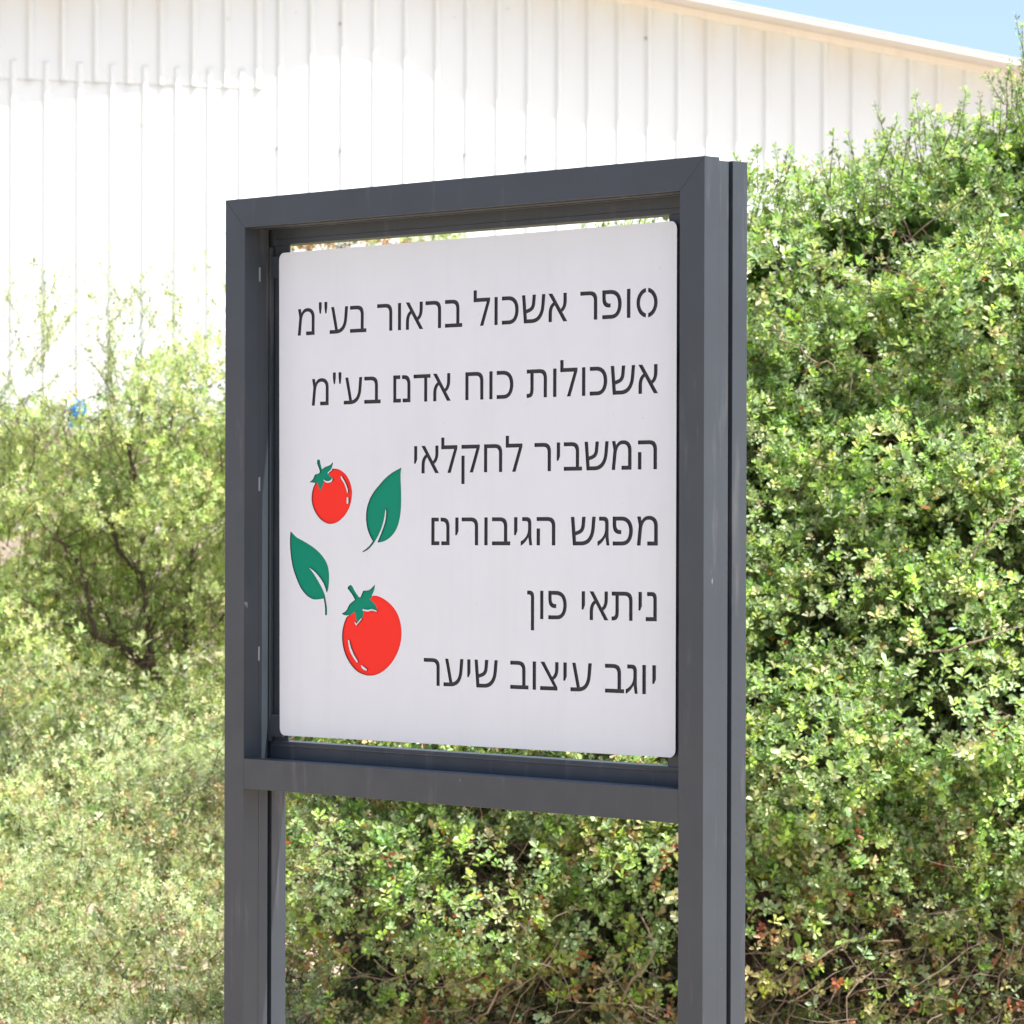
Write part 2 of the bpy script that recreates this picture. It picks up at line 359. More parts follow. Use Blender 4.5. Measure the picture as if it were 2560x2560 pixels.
EMBLEM = {
    'tomato_a': ('red', [(0.2613,0.1092),(0.2761,0.1091),(0.289,0.1057),(0.3019,0.0989),(0.3121,0.0891),(0.3185,0.0781),(0.3223,0.0659),(0.3223,0.0561),(0.3196,0.044),(0.3141,0.0318),(0.3041,0.0197),(0.293,0.0111),(0.2802,0.0044),(0.2654,0.0007),(0.2524,0.0007),(0.2412,0.0037),(0.23,0.0086),(0.2188,0.0172),(0.2094,0.0283),(0.2037,0.0394),(0.2018,0.0492),(0.2027,0.0603),(0.2064,0.0713),(0.2111,0.0787),(0.2186,0.0885),(0.2353,0.1031),(0.2502,0.1079)]),
    'calyx_a': ('green', [(0.2188,0.1266),(0.2222,0.1277),(0.2263,0.1267),(0.2274,0.1228),(0.2293,0.1166),(0.233,0.108),(0.2362,0.1098),(0.2427,0.1128),(0.252,0.1149),(0.2594,0.1176),(0.264,0.1218),(0.2653,0.1199),(0.2635,0.1132),(0.2594,0.1078),(0.252,0.1029),(0.2493,0.0999),(0.2539,0.095),(0.2636,0.0906),(0.2595,0.087),(0.2521,0.0848),(0.2447,0.0852),(0.2387,0.0883),(0.2354,0.081),(0.2307,0.0737),(0.2252,0.0651),(0.2224,0.0688),(0.2186,0.0774),(0.2176,0.0817),(0.2092,0.0818),(0.1952,0.0833),(0.2036,0.0873),(0.2092,0.0935),(0.212,0.0977),(0.2232,0.1001),(0.2263,0.1032),(0.225,0.1081),(0.2213,0.1142),(0.2184,0.1204)]),
    'w1': ('white', [(0.2387,0.0883),(0.2447,0.0852),(0.2521,0.0848),(0.2595,0.087),(0.2636,0.0906),(0.2645,0.0882),(0.2614,0.0835),(0.2521,0.0815),(0.2447,0.0822),(0.2378,0.0863)]),
    'w2': ('white', [(0.2635,0.1126),(0.2594,0.1074),(0.252,0.1027),(0.2493,0.0999),(0.2517,0.0996),(0.2548,0.1021),(0.2628,0.1063)]),
    'w3': ('white', [(0.2891,0.0937),(0.2917,0.0937),(0.3029,0.0806),(0.3098,0.0684),(0.3102,0.0613),(0.3076,0.0617),(0.3048,0.0696),(0.2983,0.0806),(0.2902,0.0892)]),
    'w4': ('white', [(0.3069,0.0528),(0.3117,0.0528),(0.3117,0.0407),(0.3067,0.0399)]),
    'leaf_a': ('green', [(0.4666,0.1096),(0.464,0.1),(0.464,0.0856),(0.4654,0.0616),(0.4654,0.0376),(0.4634,0.0196),(0.4581,0.0016),(0.4492,-0.0128),(0.4349,-0.0249),(0.4188,-0.0322),(0.4044,-0.0349),(0.3972,-0.0353),(0.4079,-0.0177),(0.4169,-0.0008),(0.4212,0.0124),(0.4222,0.0245),(0.4207,0.0299),(0.4168,0.0124),(0.4115,-0.0021),(0.4025,-0.0178),(0.3899,-0.0335),(0.3809,-0.042),(0.3701,-0.0494),(0.3552,-0.0548),(0.3534,-0.0531),(0.3646,-0.0479),(0.3755,-0.0408),(0.3836,-0.0329),(0.3754,-0.0227),(0.3681,-0.0094),(0.3644,0.0051),(0.364,0.0197),(0.3671,0.0342),(0.3752,0.0499),(0.3878,0.0644),(0.404,0.0776),(0.422,0.0907),(0.4434,0.1014)]),
    'leaf_b': ('green', [(0.138,-0.0149),(0.1438,-0.0181),(0.1565,-0.0263),(0.1767,-0.0336),(0.2018,-0.0434),(0.2218,-0.0539),(0.2392,-0.0669),(0.2504,-0.0815),(0.2547,-0.0977),(0.2547,-0.1141),(0.2526,-0.1272),(0.2481,-0.1357),(0.2431,-0.1248),(0.2344,-0.1127),(0.2219,-0.1014),(0.2069,-0.0917),(0.1944,-0.0866),(0.2069,-0.0966),(0.2195,-0.1096),(0.232,-0.1242),(0.2419,-0.1388),(0.2457,-0.1518),(0.249,-0.1648),(0.249,-0.1792),(0.2436,-0.1796),(0.2428,-0.1633),(0.239,-0.147),(0.2146,-0.1493),(0.1996,-0.1468),(0.1846,-0.1396),(0.1694,-0.1267),(0.1568,-0.1087),(0.1453,-0.0858),(0.1389,-0.0611),(0.1363,-0.0363)]),
    'tomato_b': ('red', [(0.3791,-0.1399),(0.3935,-0.1389),(0.4104,-0.1427),(0.4296,-0.1512),(0.4464,-0.1629),(0.4583,-0.1771),(0.4655,-0.1946),(0.4675,-0.2121),(0.4645,-0.2298),(0.4562,-0.2476),(0.442,-0.2656),(0.4229,-0.2806),(0.4013,-0.2909),(0.3772,-0.2952),(0.3554,-0.2931),(0.3359,-0.2864),(0.3188,-0.2739),(0.304,-0.2564),(0.2954,-0.2355),(0.2941,-0.216),(0.2977,-0.1997),(0.3062,-0.1833),(0.316,-0.1774),(0.3306,-0.1617),(0.3549,-0.1451)]),
    'calyx_b': ('green', [(0.3097,-0.1256),(0.3124,-0.1218),(0.3182,-0.119),(0.3236,-0.1216),(0.3329,-0.1325),(0.3439,-0.1429),(0.3488,-0.142),(0.3524,-0.1355),(0.356,-0.1298),(0.3718,-0.1284),(0.3814,-0.1238),(0.3899,-0.1172),(0.3887,-0.1269),(0.3815,-0.1383),(0.373,-0.1468),(0.3864,-0.1543),(0.3917,-0.1607),(0.3949,-0.1679),(0.3816,-0.1654),(0.3695,-0.167),(0.3549,-0.1654),(0.3538,-0.1791),(0.3453,-0.1874),(0.3356,-0.1949),(0.3319,-0.1828),(0.3282,-0.1715),(0.316,-0.1777),(0.3037,-0.1789),(0.2927,-0.1759),(0.3062,-0.1695),(0.3159,-0.1571),(0.3318,-0.1479),(0.3232,-0.1375)]),
    'w5': ('white', [(0.3549,-0.1654),(0.3695,-0.167),(0.3816,-0.1654),(0.3949,-0.1679),(0.3961,-0.1703),(0.3816,-0.1681),(0.3695,-0.1701),(0.3542,-0.1688)]),
    'w6': ('white', [(0.3319,-0.1901),(0.3356,-0.1949),(0.3453,-0.1874),(0.3514,-0.1832),(0.3514,-0.1856),(0.3353,-0.1986),(0.3312,-0.1933)]),
    'w7': ('white', [(0.3113,-0.227),(0.3147,-0.2269),(0.3194,-0.2398),(0.329,-0.2555),(0.3407,-0.2681),(0.339,-0.2717),(0.3256,-0.2594),(0.3157,-0.2451)]),
    'w8': ('white', [(0.3492,-0.276),(0.3534,-0.2762),(0.3675,-0.283),(0.3663,-0.2855),(0.3549,-0.2826)]),
}

# ------------------------------------------------------------------ warehouse
WA = R(19.0)
WD = Vector((math.cos(WA), math.sin(WA), 0))       # along the wall, to the right
WN = Vector((math.sin(WA), -math.cos(WA), 0))      # out of the wall, towards the sign
ware = empty('warehouse', (0, 29.5, 0), WA)
tag(ware, 'white ribbed sheet metal warehouse with a sloping verge, behind the trees', 'warehouse')
# local axes: x along the wall, y into the building (-y faces the sign), z up
S_APEX, Z_APEX, SLOPE = -1.30, 6.051, 0.137


def roof_z(s): return Z_APEX - SLOPE * abs(s - S_APEX)


def sheet(s0, s1, zb, ztf, off, ph, mat, y=0.0):
    """trapezoid ribbed sheet; ribs at multiples of 0.25 m plus ph"""
    RB, RP, TW = 0.062, 0.028, 0.026
    xs = [(s0, 0.0)]
    k = math.floor((s0 - ph) / 0.25) - 1
    while ph + k * 0.25 < s1:
        c = ph + k * 0.25
        for dx, d in ((-RB / 2, 0), (-TW / 2, RP), (TW / 2, RP), (RB / 2, 0)):
            if s0 < c + dx < s1: xs.append((c + dx, d))
        k += 1
    xs.append((s1, 0.0))
    vs, fs, gr = [], [], []
    lv = 6
    for i, (x, d) in enumerate(xs):
        zt = ztf(x)
        for j in range(lv + 1):
            t = [0, .5, .75, .85, .92, .97, 1][j]
            vs.append((x, y - d + off, zb + (zt - zb) * t))
            gr.append(max(0.0, 1 - (roof_z(x) - (zb + (zt - zb) * t)) / 0.55))
    for i in range(len(xs) - 1):
        for j in range(lv):
            a = i * (lv + 1) + j
            fs.append((a, a + lv + 1, a + lv + 2, a + 1))
    me = bpy.data.meshes.new('cladding_sheet')
    me.from_pydata(vs, [], fs)
    me.update()
    at = me.attributes.new('grime', 'FLOAT', 'POINT')
    at.data.foreach_set('value', gr)
    me.materials.append(mat)
    return me


for i in range(-11, 10):
    s0, s1 = i * 1.0 - 0.003, i * 1.0 + 0.997
    if i <= -3:
        lo = obj('cladding_sheet', sheet(s0, s1, 0.0, lambda s: 5.03, 0.003, 0.075, M['clad']), None, ware)
        hi = obj('cladding_sheet', sheet(s0, s1, 4.90, roof_z, -0.005, 0.20, M['clad']), None, ware)
    else:
        obj('cladding_sheet', sheet(s0, s1, 0.0, roof_z, 0.0, 0.125, M['clad']), None, ware)
# screws along the purlins
bm = bmesh.new()
for zrow in (5.42, 4.45):
    k = 0
    s = -7.9
    while s < 8.5:
        if roof_z(s) > zrow + 0.2 and random.random() < 0.35:
            box_bm(s - .009, s + .009, -0.012 - 0.006, -0.001, zrow - .009, zrow + .009, bm=bm)
        s += 0.5
tag(obj('screw', bm, M['clip'], ware), kind='stuff')
# side walls and rear wall so that the building has a body
for nm, b in (('side_wall', (-11.0, -10.9, 0.05, 24, 0, 4.6)), ('side_wall', (9.9, 10.0, 0.05, 24, 0, 4.45)), ('rear_wall', (-10.9, 9.9, 23.9, 24, 0, 4.4))):
    obj(nm, box_bm(*b), M['clad'], ware)


# roof: the outer edge of the overhang is not straight in plan; near the ridge an added, unseen notch shapes its shadow on the wall
def over(s):
    e = 0.38
    d = s - (S_APEX + 0.48)
    e -= 0.066 * math.exp(-(d / 0.58) ** 4)
    return e


def roof_strip(s_list, up0_, up1_, ya, yb, mat, name):
    vs, fs = [], []
    for s in s_list:
        z = roof_z(s)
        for y, u in ((ya(s), up0_), (yb(s), up0_), (yb(s), up1_), (ya(s), up1_)):
            vs.append((s, y, z + u))
    for i in range(len(s_list) - 1):
        a, b = i * 4, i * 4 + 4
        for k in range(4):
            fs.append((a + k, a + (k + 1) % 4, b + (k + 1) % 4, b + k))
    fs.append((0, 3, 2, 1)); e = (len(s_list) - 1) * 4; fs.append((e, e + 1, e + 2, e + 3))
    me = bpy.data.meshes.new(name)
    me.from_pydata(vs, [], fs)
    bm_ = bmesh.new(); bm_.from_mesh(me); bmesh.ops.recalc_face_normals(bm_, faces=bm_.faces); bm_.to_mesh(me); bm_.free()
    return obj(name, me, mat, ware)


left = list(np.arange(-11.3, S_APEX, 0.25)) + [S_APEX]
right = [S_APEX] + list(np.arange(S_APEX + 0.06, S_APEX + 2.2, 0.06)) + list(np.arange(1.3, 10.4, 0.5))
for sl in (left, right):
    roof_strip(sl, 0.0, 0.035, lambda s: -over(s) + 0.012, lambda s: 24.3, M['roof'], 'roof')
    roof_strip(sl, -0.006, 0.032, lambda s: -over(s) - 0.004, lambda s: -over(s) + 0.010, M['trim'], 'verge_trim')
    roof_strip(sl, 0.034, 0.040, lambda s: -over(s) - 0.012, lambda s: -over(s) + 0.16, M['trim'], 'verge_flashing')
    roof_strip(sl, -0.06, -0.002, lambda s: -0.047, lambda s: -0.001, M['trim'], 'wall_flashing')

# ------------------------------------------------------------------ sign
YAW = 0.80357
sign = empty('directory_sign', (-0.57687, 7.6365, 0), -YAW)
tag(sign, 'charcoal metal sign frame holding a white sheet with cut-out Hebrew shop names and tomatoes', 'sign')
W, PW, H0 = 1.3169, 0.060, 1.6
ZT = 0.6497 + H0
TB = 0.0579
C1, C0 = -0.46859 + H0, -0.52859 + H0
BV = 0.0008


def ring(d0, d1, ztop, inset, tb, cb0, cb1, gap=0.0001, mitre=True):
    x0, x1 = inset, W - inset
    xi0, xi1 = PW - inset * 0, W - PW
    zi = ztop - tb
    obj('post', prism_bm([(x0, -0.02), (xi0, -0.02), (xi0, zi - gap), (x0, ztop - gap)] if mitre else [(x0, -0.02), (xi0, -0.02), (xi0, ztop), (x0, ztop)], d0, d1, BV), M['frame'], sign)
    obj('post', prism_bm([(xi1, -0.02), (x1, -0.02), (x1, ztop - gap), (xi1, zi - gap)] if mitre else [(xi1, -0.02), (x1, -0.02), (x1, ztop), (xi1, ztop)], d0, d1, BV), M['frame'], sign)
    if mitre:
        obj('top_beam', prism_bm([(x0 + gap, ztop), (x1 - gap, ztop), (xi1 - gap, zi), (xi0 + gap, zi)], d0, d1, BV), M['frame'], sign)
    else:
        obj('top_beam', prism_bm([(xi0 + gap, ztop), (xi1 - gap, ztop), (xi1 - gap, zi), (xi0 + gap, zi)], d0, d1, BV), M['frame'], sign)
    obj('crossbar', prism_bm([(xi0 + gap, cb0), (xi1 - gap, cb0), (xi1 - gap, cb1), (xi0 + gap, cb1)], d0, d1, BV), M['frame'], sign)


ring(0.0, 0.0386, ZT, 0.0, TB, C0, C1)
ring(0.0389, 0.0630, ZT - 0.0056, 0.0006, TB - 0.0050, C0 + 0.0006, C1 - 0.003, mitre=False)
ring(0.0735, 0.1113, ZT - 0.0040, 0.0002, ZT - 0.0040 - (0.5598 + H0), C0 + 0.001, -0.4358 + H0, mitre=False)
# dark spacers deep in the joint between the two frames
for x0, x1 in ((0.012, PW - 0.012), (W - PW + 0.012, W - 0.012)):
    obj('spacer', box_bm(x0, x1, 0.0632, 0.0733, 0, ZT - 0.02), M['black'], sign)
obj('spacer', box_bm(PW, W - PW, 0.0632, 0.0733, ZT - 0.045, ZT - 0.015), M['black'], sign)
obj('spacer', box_bm(PW, W - PW, 0.0632, 0.0733, C0 + 0.012, C1 - 0.012), M['black'], sign)
# thin seam ridges on the inner faces of the beams
obj('bead', box_bm(PW + .001, W - PW - .001, 0.012, 0.0165, ZT - TB - 0.0022, ZT - TB - 0.0002, 0.0006), M['frame'], sign)
obj('bead', box_bm(PW + .001, W - PW - .001, 0.046, 0.050, ZT - TB - 0.0028, ZT - TB - 0.0008, 0.0006), M['frame'], sign)
obj('bead', box_bm(PW + .001, W - PW - .001, 0.0712, 0.0733, -0.4460 + H0, -0.4430 + H0, 0.0006), M['frame'], sign)
obj('bead', box_bm(PW + .001, W - PW - .001, 0.0712, 0.0733, 0.5680 + H0, 0.5700 + H0, 0.0006), M['frame'], sign)
# mounting strips behind the sheet
obj('mounting_strip', box_bm(PW + .0005, 0.107, 0.0765, 0.080, -0.4355 + H0, 0.5595 + H0), M['frame'], sign)
obj('mounting_strip', box_bm(1.158, W - PW - .0005, 0.0765, 0.080, -0.4355 + H0, 0.5595 + H0), M['frame'], sign)
obj('edge_lip', box_bm(PW + .0005, PW + 0.0045, 0.0640, 0.0730, -0.4355 + H0, 0.555 + H0), M['frame'], sign)
# little clips along the inner face of the left post, brackets in the corners
clip0 = None
for zc in (0.50, 0.08, -0.26):
    if clip0 is None:
        clip0 = obj('clip', box_bm(PW + .0001, PW + .0012, 0.0366, 0.0408, -0.014, 0.014), M['clip'], sign, (0, 0, zc + H0))
    else:
        share('clip', clip0, sign, (0, 0, zc + H0))
br0 = None
for zc in (0.515, -0.405):
    if br0 is None:
        br0 = obj('bracket', box_bm(PW + .004, 0.104, 0.0655, 0.0690, -0.022, 0.022, 0.001), M['frame'], sign, (0, 0, zc + H0))
    else:
        share('bracket', br0, sign, (0, 0, zc + H0))
for zc in (0.30, -0.18):
    for xx in (0.1325 + PW, W - 0.16):
        obj('stand_off', box_bm(xx - .012, xx + .012, 0.0625, 0.0760, zc + H0 - .012, zc + H0 + .012), M['frame'], sign)

# the white sheet with everything cut out of it: one constrained triangulation gives sheet and inserts
KX, KZ = 0.0983, 0.0890
DP, TH, REC = 0.0550, 0.0040, 0.0024
polys, owner = [], []                     # owner: ('panel',) ('letter',n) (colour, name)


def round_rect():
    c = [(0.1012, 0.5413), (0.1064, -0.4222), (1.1974, -0.4175), (1.1978, 0.5453)]
    r = 0.0145
    out = []
    for i in range(4):
        p, a, b = Vector(c[i]), Vector(c[i - 1]), Vector(c[(i + 1) % 4])
        da, db = (a - p).normalized(), (b - p).normalized()
        cen = p + (da + db) * r
        for k in range(9):
            t = k / 8 * math.pi / 2
            out.append(tuple(cen - db * r * math.cos(t) - da * r * math.sin(t)))
    return out


def smooth(pts):
    """rounds gentle bends with Catmull-Rom, keeps sharp points"""
    n = len(pts)
    V = [Vector(p) for p in pts]
    sharp = []
    for i in range(n):
        a, b = V[i] - V[i - 1], V[(i + 1) % n] - V[i]
        sharp.append(a.angle(b) > R(50))
    out = []
    for i in range(n):
        p1, p2 = V[i], V[(i + 1) % n]
        p0 = V[i - 1] if not sharp[i] else p1
        p3 = V[(i + 2) % n] if not sharp[(i + 1) % n] else p2
        out.append(tuple(p1))
        for k in (1, 2, 3):
            t = k / 4
            q = 0.5 * ((2 * p1) + (p2 - p0) * t + (2 * p0 - 5 * p1 + 4 * p2 - p3) * t * t + (3 * p1 - p0 - 3 * p2 + p3) * t ** 3)
            out.append(tuple(q))
    return out


polys.append(round_rect()); owner.append(('panel', 0))
nlet = 0
letter_ch = []
for text, xr_, z0, slope, kx in TEXT_LINES:
    kx = kx
    g0 = GLYPHS[text[0]]
    cur = xr_ + (g0[0] - max(p[0] for s in g0[1] for p in s)) * kx
    for ch in text:
        if ch == ' ':
            cur -= 0.278 * kx
            continue
        adv, pieces = GLYPHS[ch]
        cur -= adv * kx
        for s in pieces:
            polys.append([(cur + x * kx, z0 + slope * (cur + x * kx - xr_) + y * KZ) for x, y in s])
            owner.append(('letter', nlet))
        nlet += 1
for nm, (c, pts) in EMBLEM.items():
    polys.append(smooth(pts)); owner.append((c, nm))


def ccw(p):
    a = sum(p[i - 1][0] * p[i][1] - p[i][0] * p[i - 1][1] for i in range(len(p)))
    return p if a > 0 else p[::-1]


polys = [ccw(list(p)) for p in polys]

vin, fin = [], []
for p in polys:
    fin.append(list(range(len(vin), len(vin) + len(p))))
    vin += [Vector((a, b)) for a, b in p]
vo, eo, fo, _, _, forig = delaunay_2d_cdt(vin, [], fin, 1, 1e-6)
cls = []
for f, og in zip(fo, forig):
    ow = [owner[i] for i in og]
    if not ow: cls.append(None); continue
    if any(o[0] == 'white' for o in ow): cls.append(('panel', 0))
    elif any(o[0] == 'green' for o in ow): cls.append([o for o in ow if o[0] == 'green'][0])
    elif any(o[0] == 'red' for o in ow): cls.append([o for o in ow if o[0] == 'red'][0])
    elif any(o[0] == 'letter' for o in ow): cls.append([o for o in ow if o[0] == 'letter'][0])
    else: cls.append(('panel', 0))
# group white strips keep being sheet only where they lie inside the sheet outline


def region_mesh(name, key, y, back=None):
    tris = [f for f, c in zip(fo, cls) if c == key]
    idx, vs, fs, walls = {}, [], [], []

    def vid(i, yy):
        k = (i, yy)
        if k not in idx:
            idx[k] = len(vs); vs.append((vo[i][0], yy, vo[i][1] + H0))
        return idx[k]
    cnt = {}
    for f in tris:
        fs.append(tuple(vid(i, y) for i in f))
        for a, b in zip(f, f[1:] + f[:1]):
            cnt[(a, b)] = 1
    if back:
        for f in tris:
            fs.append(tuple(vid(i, y + back) for i in reversed(f)))
        for (a, b) in cnt:
            if (b, a) not in cnt:
                fs.append((vid(a, y), vid(a, y + back), vid(b, y + back), vid(b, y)))
                walls.append(len(fs) - 1)
    me = bpy.data.meshes.new(name)
    me.from_pydata(vs, [], fs)
    if key[0] == 'panel':                 # sandwich sheet: the cut edges show its black core
        me.materials.append(M['panel']); me.materials.append(M['core'])
        for i in walls: me.polygons[i].material_index = 1
    bm_ = bmesh.new(); bm_.from_mesh(me)
    bmesh.ops.recalc_face_normals(bm_, faces=bm_.faces)
    bm_.to_mesh(me); bm_.free()
    return me


panel = obj('sign_sheet', region_mesh('sign_sheet', ('panel', 0), DP, TH), None, sign)
for k in range(nlet):
    obj('letter', region_mesh('letter', ('letter', k), DP + REC, 0.0015), M['letter'], panel)
for nm, (c, pts) in EMBLEM.items():
    if c == 'white': continue
    obj('tomato' if c == 'red' else ('tomato_calyx' if nm.startswith('calyx') else 'leaf_emblem'),
        region_mesh(nm, (c, nm), DP + REC - (0.0 if c == 'red' else 0.0), 0.0015), M[c], panel)
# plain backing sheet behind the inserts

# ------------------------------------------------------------------ vegetation
def at(px, row, y):
    """a point y metres away that the photograph shows at (px, row) of 2560"""
    return Vector(((px - 1280) / 9502 * y, y, 1.6 + (1311.4 - row) / 9502 * y))


_perm = np.random.default_rng(3).random(4096)


def vnoise(p, seed=0):
    i = np.floor(p).astype(np.int64)
    f = p - i
    f = f * f * (3 - 2 * f)
    out = np.zeros(len(p))
    for dx in (0, 1):
        for dy in (0, 1):
            for dz in (0, 1):
                h = ((i[:, 0] + dx) * 73856093 ^ (i[:, 1] + dy) * 19349663 ^ (i[:, 2] + dz) * 83492791 ^ seed * 2654435761) & 4095
                w = (f[:, 0] if dx else 1 - f[:, 0]) * (f[:, 1] if dy else 1 - f[:, 1]) * (f[:, 2] if dz else 1 - f[:, 2])
                out += _perm[h] * w
    return out


def fbm(p, s, seed=0):
    return (vnoise(p * s, seed) * 0.55 + vnoise(p * s * 2.1, seed + 1) * 0.3 + vnoise(p * s * 4.3, seed + 2) * 0.15)


def unit(a):
    return a / np.maximum(np.linalg.norm(a, axis=1, keepdims=True), 1e-9)


def leaves_mesh(name, pos, d, nrm, ln, wd, tone, rich=True, mat=None):
    """one folded, slightly arched blade per leaf"""
    N = len(pos)
    d = unit(d)
    s = unit(np.cross(d, nrm))
    u = np.cross(s, d)
    ln = ln[:, None]; wd = wd[:, None]
    fold = rng.uniform(0.05, 0.35, (N, 1)) * wd
    arch = rng.uniform(-0.05, 0.25, (N, 1)) * ln
    if rich:
        K = 6
        v = np.empty((N, K, 3))
        v[:, 0] = pos
        v[:, 1] = pos + d * ln * .38 + s * wd * .36 + u * fold
        v[:, 2] = pos + d * ln * .80 + s * wd * .50 + u * (fold - arch * .4)
        v[:, 3] = pos + d * ln - u * arch
        v[:, 4] = pos + d * ln * .80 - s * wd * .50 + u * (fold - arch * .4)
        v[:, 5] = pos + d * ln * .38 - s * wd * .36 + u * fold
        q = np.array([[0, 1, 2, 3], [0, 3, 4, 5]])
    else:
        K = 4
        v = np.empty((N, K, 3))
        v[:, 0] = pos
        v[:, 1] = pos + d * ln * .55 + s * wd * .5 + u * fold
        v[:, 2] = pos + d * ln - u * arch
        v[:, 3] = pos + d * ln * .55 - s * wd * .5 + u * fold * .3
        q = np.array([[0, 1, 2, 3]])
    F = (q[None] + (np.arange(N) * K)[:, None, None]).reshape(-1, 4)
    me = bpy.data.meshes.new(name)
    me.vertices.add(N * K)
    me.vertices.foreach_set('co', v.reshape(-1).astype(np.float32))
    me.loops.add(F.size)
    me.loops.foreach_set('vertex_index', F.reshape(-1).astype(np.int32))
    me.polygons.add(len(F))
    me.polygons.foreach_set('loop_start', (np.arange(len(F)) * 4).astype(np.int32))
    me.update(calc_edges=True)
    a = me.attributes.new('tone', 'FLOAT_COLOR', 'POINT')
    c = np.ones((N, K, 4), np.float32)
    c[:, :, :3] = tone[:, None, :]
    a.data.foreach_set('color', c.reshape(-1))
    me.materials.append(mat)
    return me


def rand_unit(n):
    return unit(rng.normal(size=(n, 3)))


def pick_tone(n, table):
    """table: list of (weight, rgb, spread)"""
    w = np.array([t[0] for t in table]); w = w / w.sum()
    k = rng.choice(len(table), size=n, p=w)
    base = np.array([t[1] for t in table])[k]
    sp = np.array([t[2] for t in table])[k][:, None]
    return base * np.exp(rng.normal(size=(n, 1)) * sp) * np.exp(rng.normal(size=(n, 3)) * 0.06)


def clusters_to_leaves(cpos, cdir, ctone, per, stem, ln, wd, spread=0.9, rich=True, odd=0.0, grow=None):
    """whorls of leaves along the end of each shoot"""
    n = len(cpos)
    cdir = unit(cdir)
    ref = rand_unit(n)
    a = unit(np.cross(cdir, ref)); b = np.cross(cdir, a)
    P, D, N_, L, Wd, T = [], [], [], [], [], []
    size = np.exp(rng.normal(size=n) * 0.2)
    if grow is not None: size = size * grow
    for k in range(per):
        t = (k + 0.5) / per
        ang = k * 2.399 + rng.uniform(-.4, .4, n)
        rad = a * np.cos(ang)[:, None] + b * np.sin(ang)[:, None]
        open_ = (spread * (1.15 - 0.75 * t) + rng.normal(size=n) * .15)[:, None]
        d = unit(cdir * (0.35 + 0.5 * t) + rad * open_)
        nr = unit(cdir - rad * 0.3 + rand_unit(n) * 0.35 + np.array([0, 0, .25]))
        P.append(cpos + cdir * (stem * (t - .5)) + rad * .002)
        D.append(d); N_.append(nr)
        s = size * (1.1 - 0.35 * t) * np.exp(rng.normal(size=n) * .15)
        L.append(ln * s); Wd.append(wd * s)
        tn = ctone * (1 + (t - .5) * 0.35) * np.exp(rng.normal(size=(n, 1)) * .16)
        if odd:
            m = rng.random(n) < odd
            tn[m] = pick_tone(int(m.sum()), DRY)
        T.append(tn)
    return [np.concatenate(x) for x in (P, D, N_, L, Wd, T)]


DRY = [(3, (0.30, 0.13, 0.05), .25), (1.2, (0.36, 0.07, 0.035), .25), (2, (0.36, 0.26, 0.10), .2), (1, (0.45, 0.24, 0.03), .2)]
HEDGE = [(34, (0.215, 0.295, 0.120), .26), (32, (0.335, 0.410, 0.240), .2), (20, (0.370, 0.490, 0.145), .2), (5, (0.110, 0.150, 0.060), .2), (9, (0.42, 0.39, 0.23), .2)]
LOW = [(4, (0.26, 0.26, 0.10), .25), (4, (0.42, 0.38, 0.21), .2), (2.5, (0.34, 0.21, 0.11), .25), (1.1, (0.36, 0.13, 0.07), .3), (1.5, (0.38, 0.48, 0.10), .2)]
YOUNG = [(3, (0.28, 0.40, 0.05), .18), (2, (0.17, 0.28, 0.06), .2)]
FINE = [(36, (0.345, 0.410, 0.190), .22), (30, (0.455, 0.525, 0.215), .18), (24, (0.490, 0.500, 0.310), .18), (10, (0.190, 0.235, 0.100), .25)]
SHRUB = [(36, (0.300, 0.355, 0.180), .26), (34, (0.430, 0.485, 0.290), .2), (12, (0.140, 0.190, 0.075), .25), (15, (0.46, 0.45, 0.28), .2), (3, (0.32, 0.24, 0.14), .2)]


def blob_clusters(blobs, per_m2, ycut=0.45, inner=0.15, deep=0.12, holes=None, seed=0, stray=.08, solid=None):
    """cluster positions on lumpy shells; blobs: (centre, (rx,ry,rz))"""
    C = np.array([tuple(b[0]) for b in blobs]); Rr = np.array([b[1] for b in blobs])
    P, D = [], []
    for c, r in zip(C, Rr):
        area = 4 * math.pi * ((((r[0] * r[1]) ** 1.6 + (r[0] * r[2]) ** 1.6 + (r[1] * r[2]) ** 1.6) / 3) ** (1 / 1.6))
        n = int(area * per_m2)
        u = rand_unit(n)
        keep = u[:, 1] < ycut
        u = u[keep]
        rad = 1.0 + rng.normal(size=(len(u), 1)) * 0.05 - rng.exponential(inner, (len(u), 1)) * .5
        p = c + u * r * rad
        # ragged surface
        p = p + u * (fbm(p, 5.0, seed)[:, None] - .5) * 0.22
        inside = np.zeros(len(p))
        for c2, r2 in zip(C, Rr):
            if c2 is c: continue
            if (abs(c2 - c) > (r + r2)).any(): continue
            q = np.linalg.norm((p - c2) / r2, axis=1)
            inside = np.maximum(inside, (1 - q) * r2.min())
        k = (inside < deep) | (rng.random(len(p)) < stray)
        P.append(p[k]); D.append(unit(u[k] / r))
    P = np.concatenate(P); D = np.concatenate(D)
    g = fbm(P, 3.2, seed + 9)
    k = rng.random(len(P)) < np.clip((g - 0.28) * 5.0, 0.05 if solid is None else solid, 1)
    P, D, g = P[k], D[k], g[k]
    if holes is not None:
        k = rng.random(len(P)) < holes(P)
        P, D, g = P[k], D[k], g[k]
    return P, D


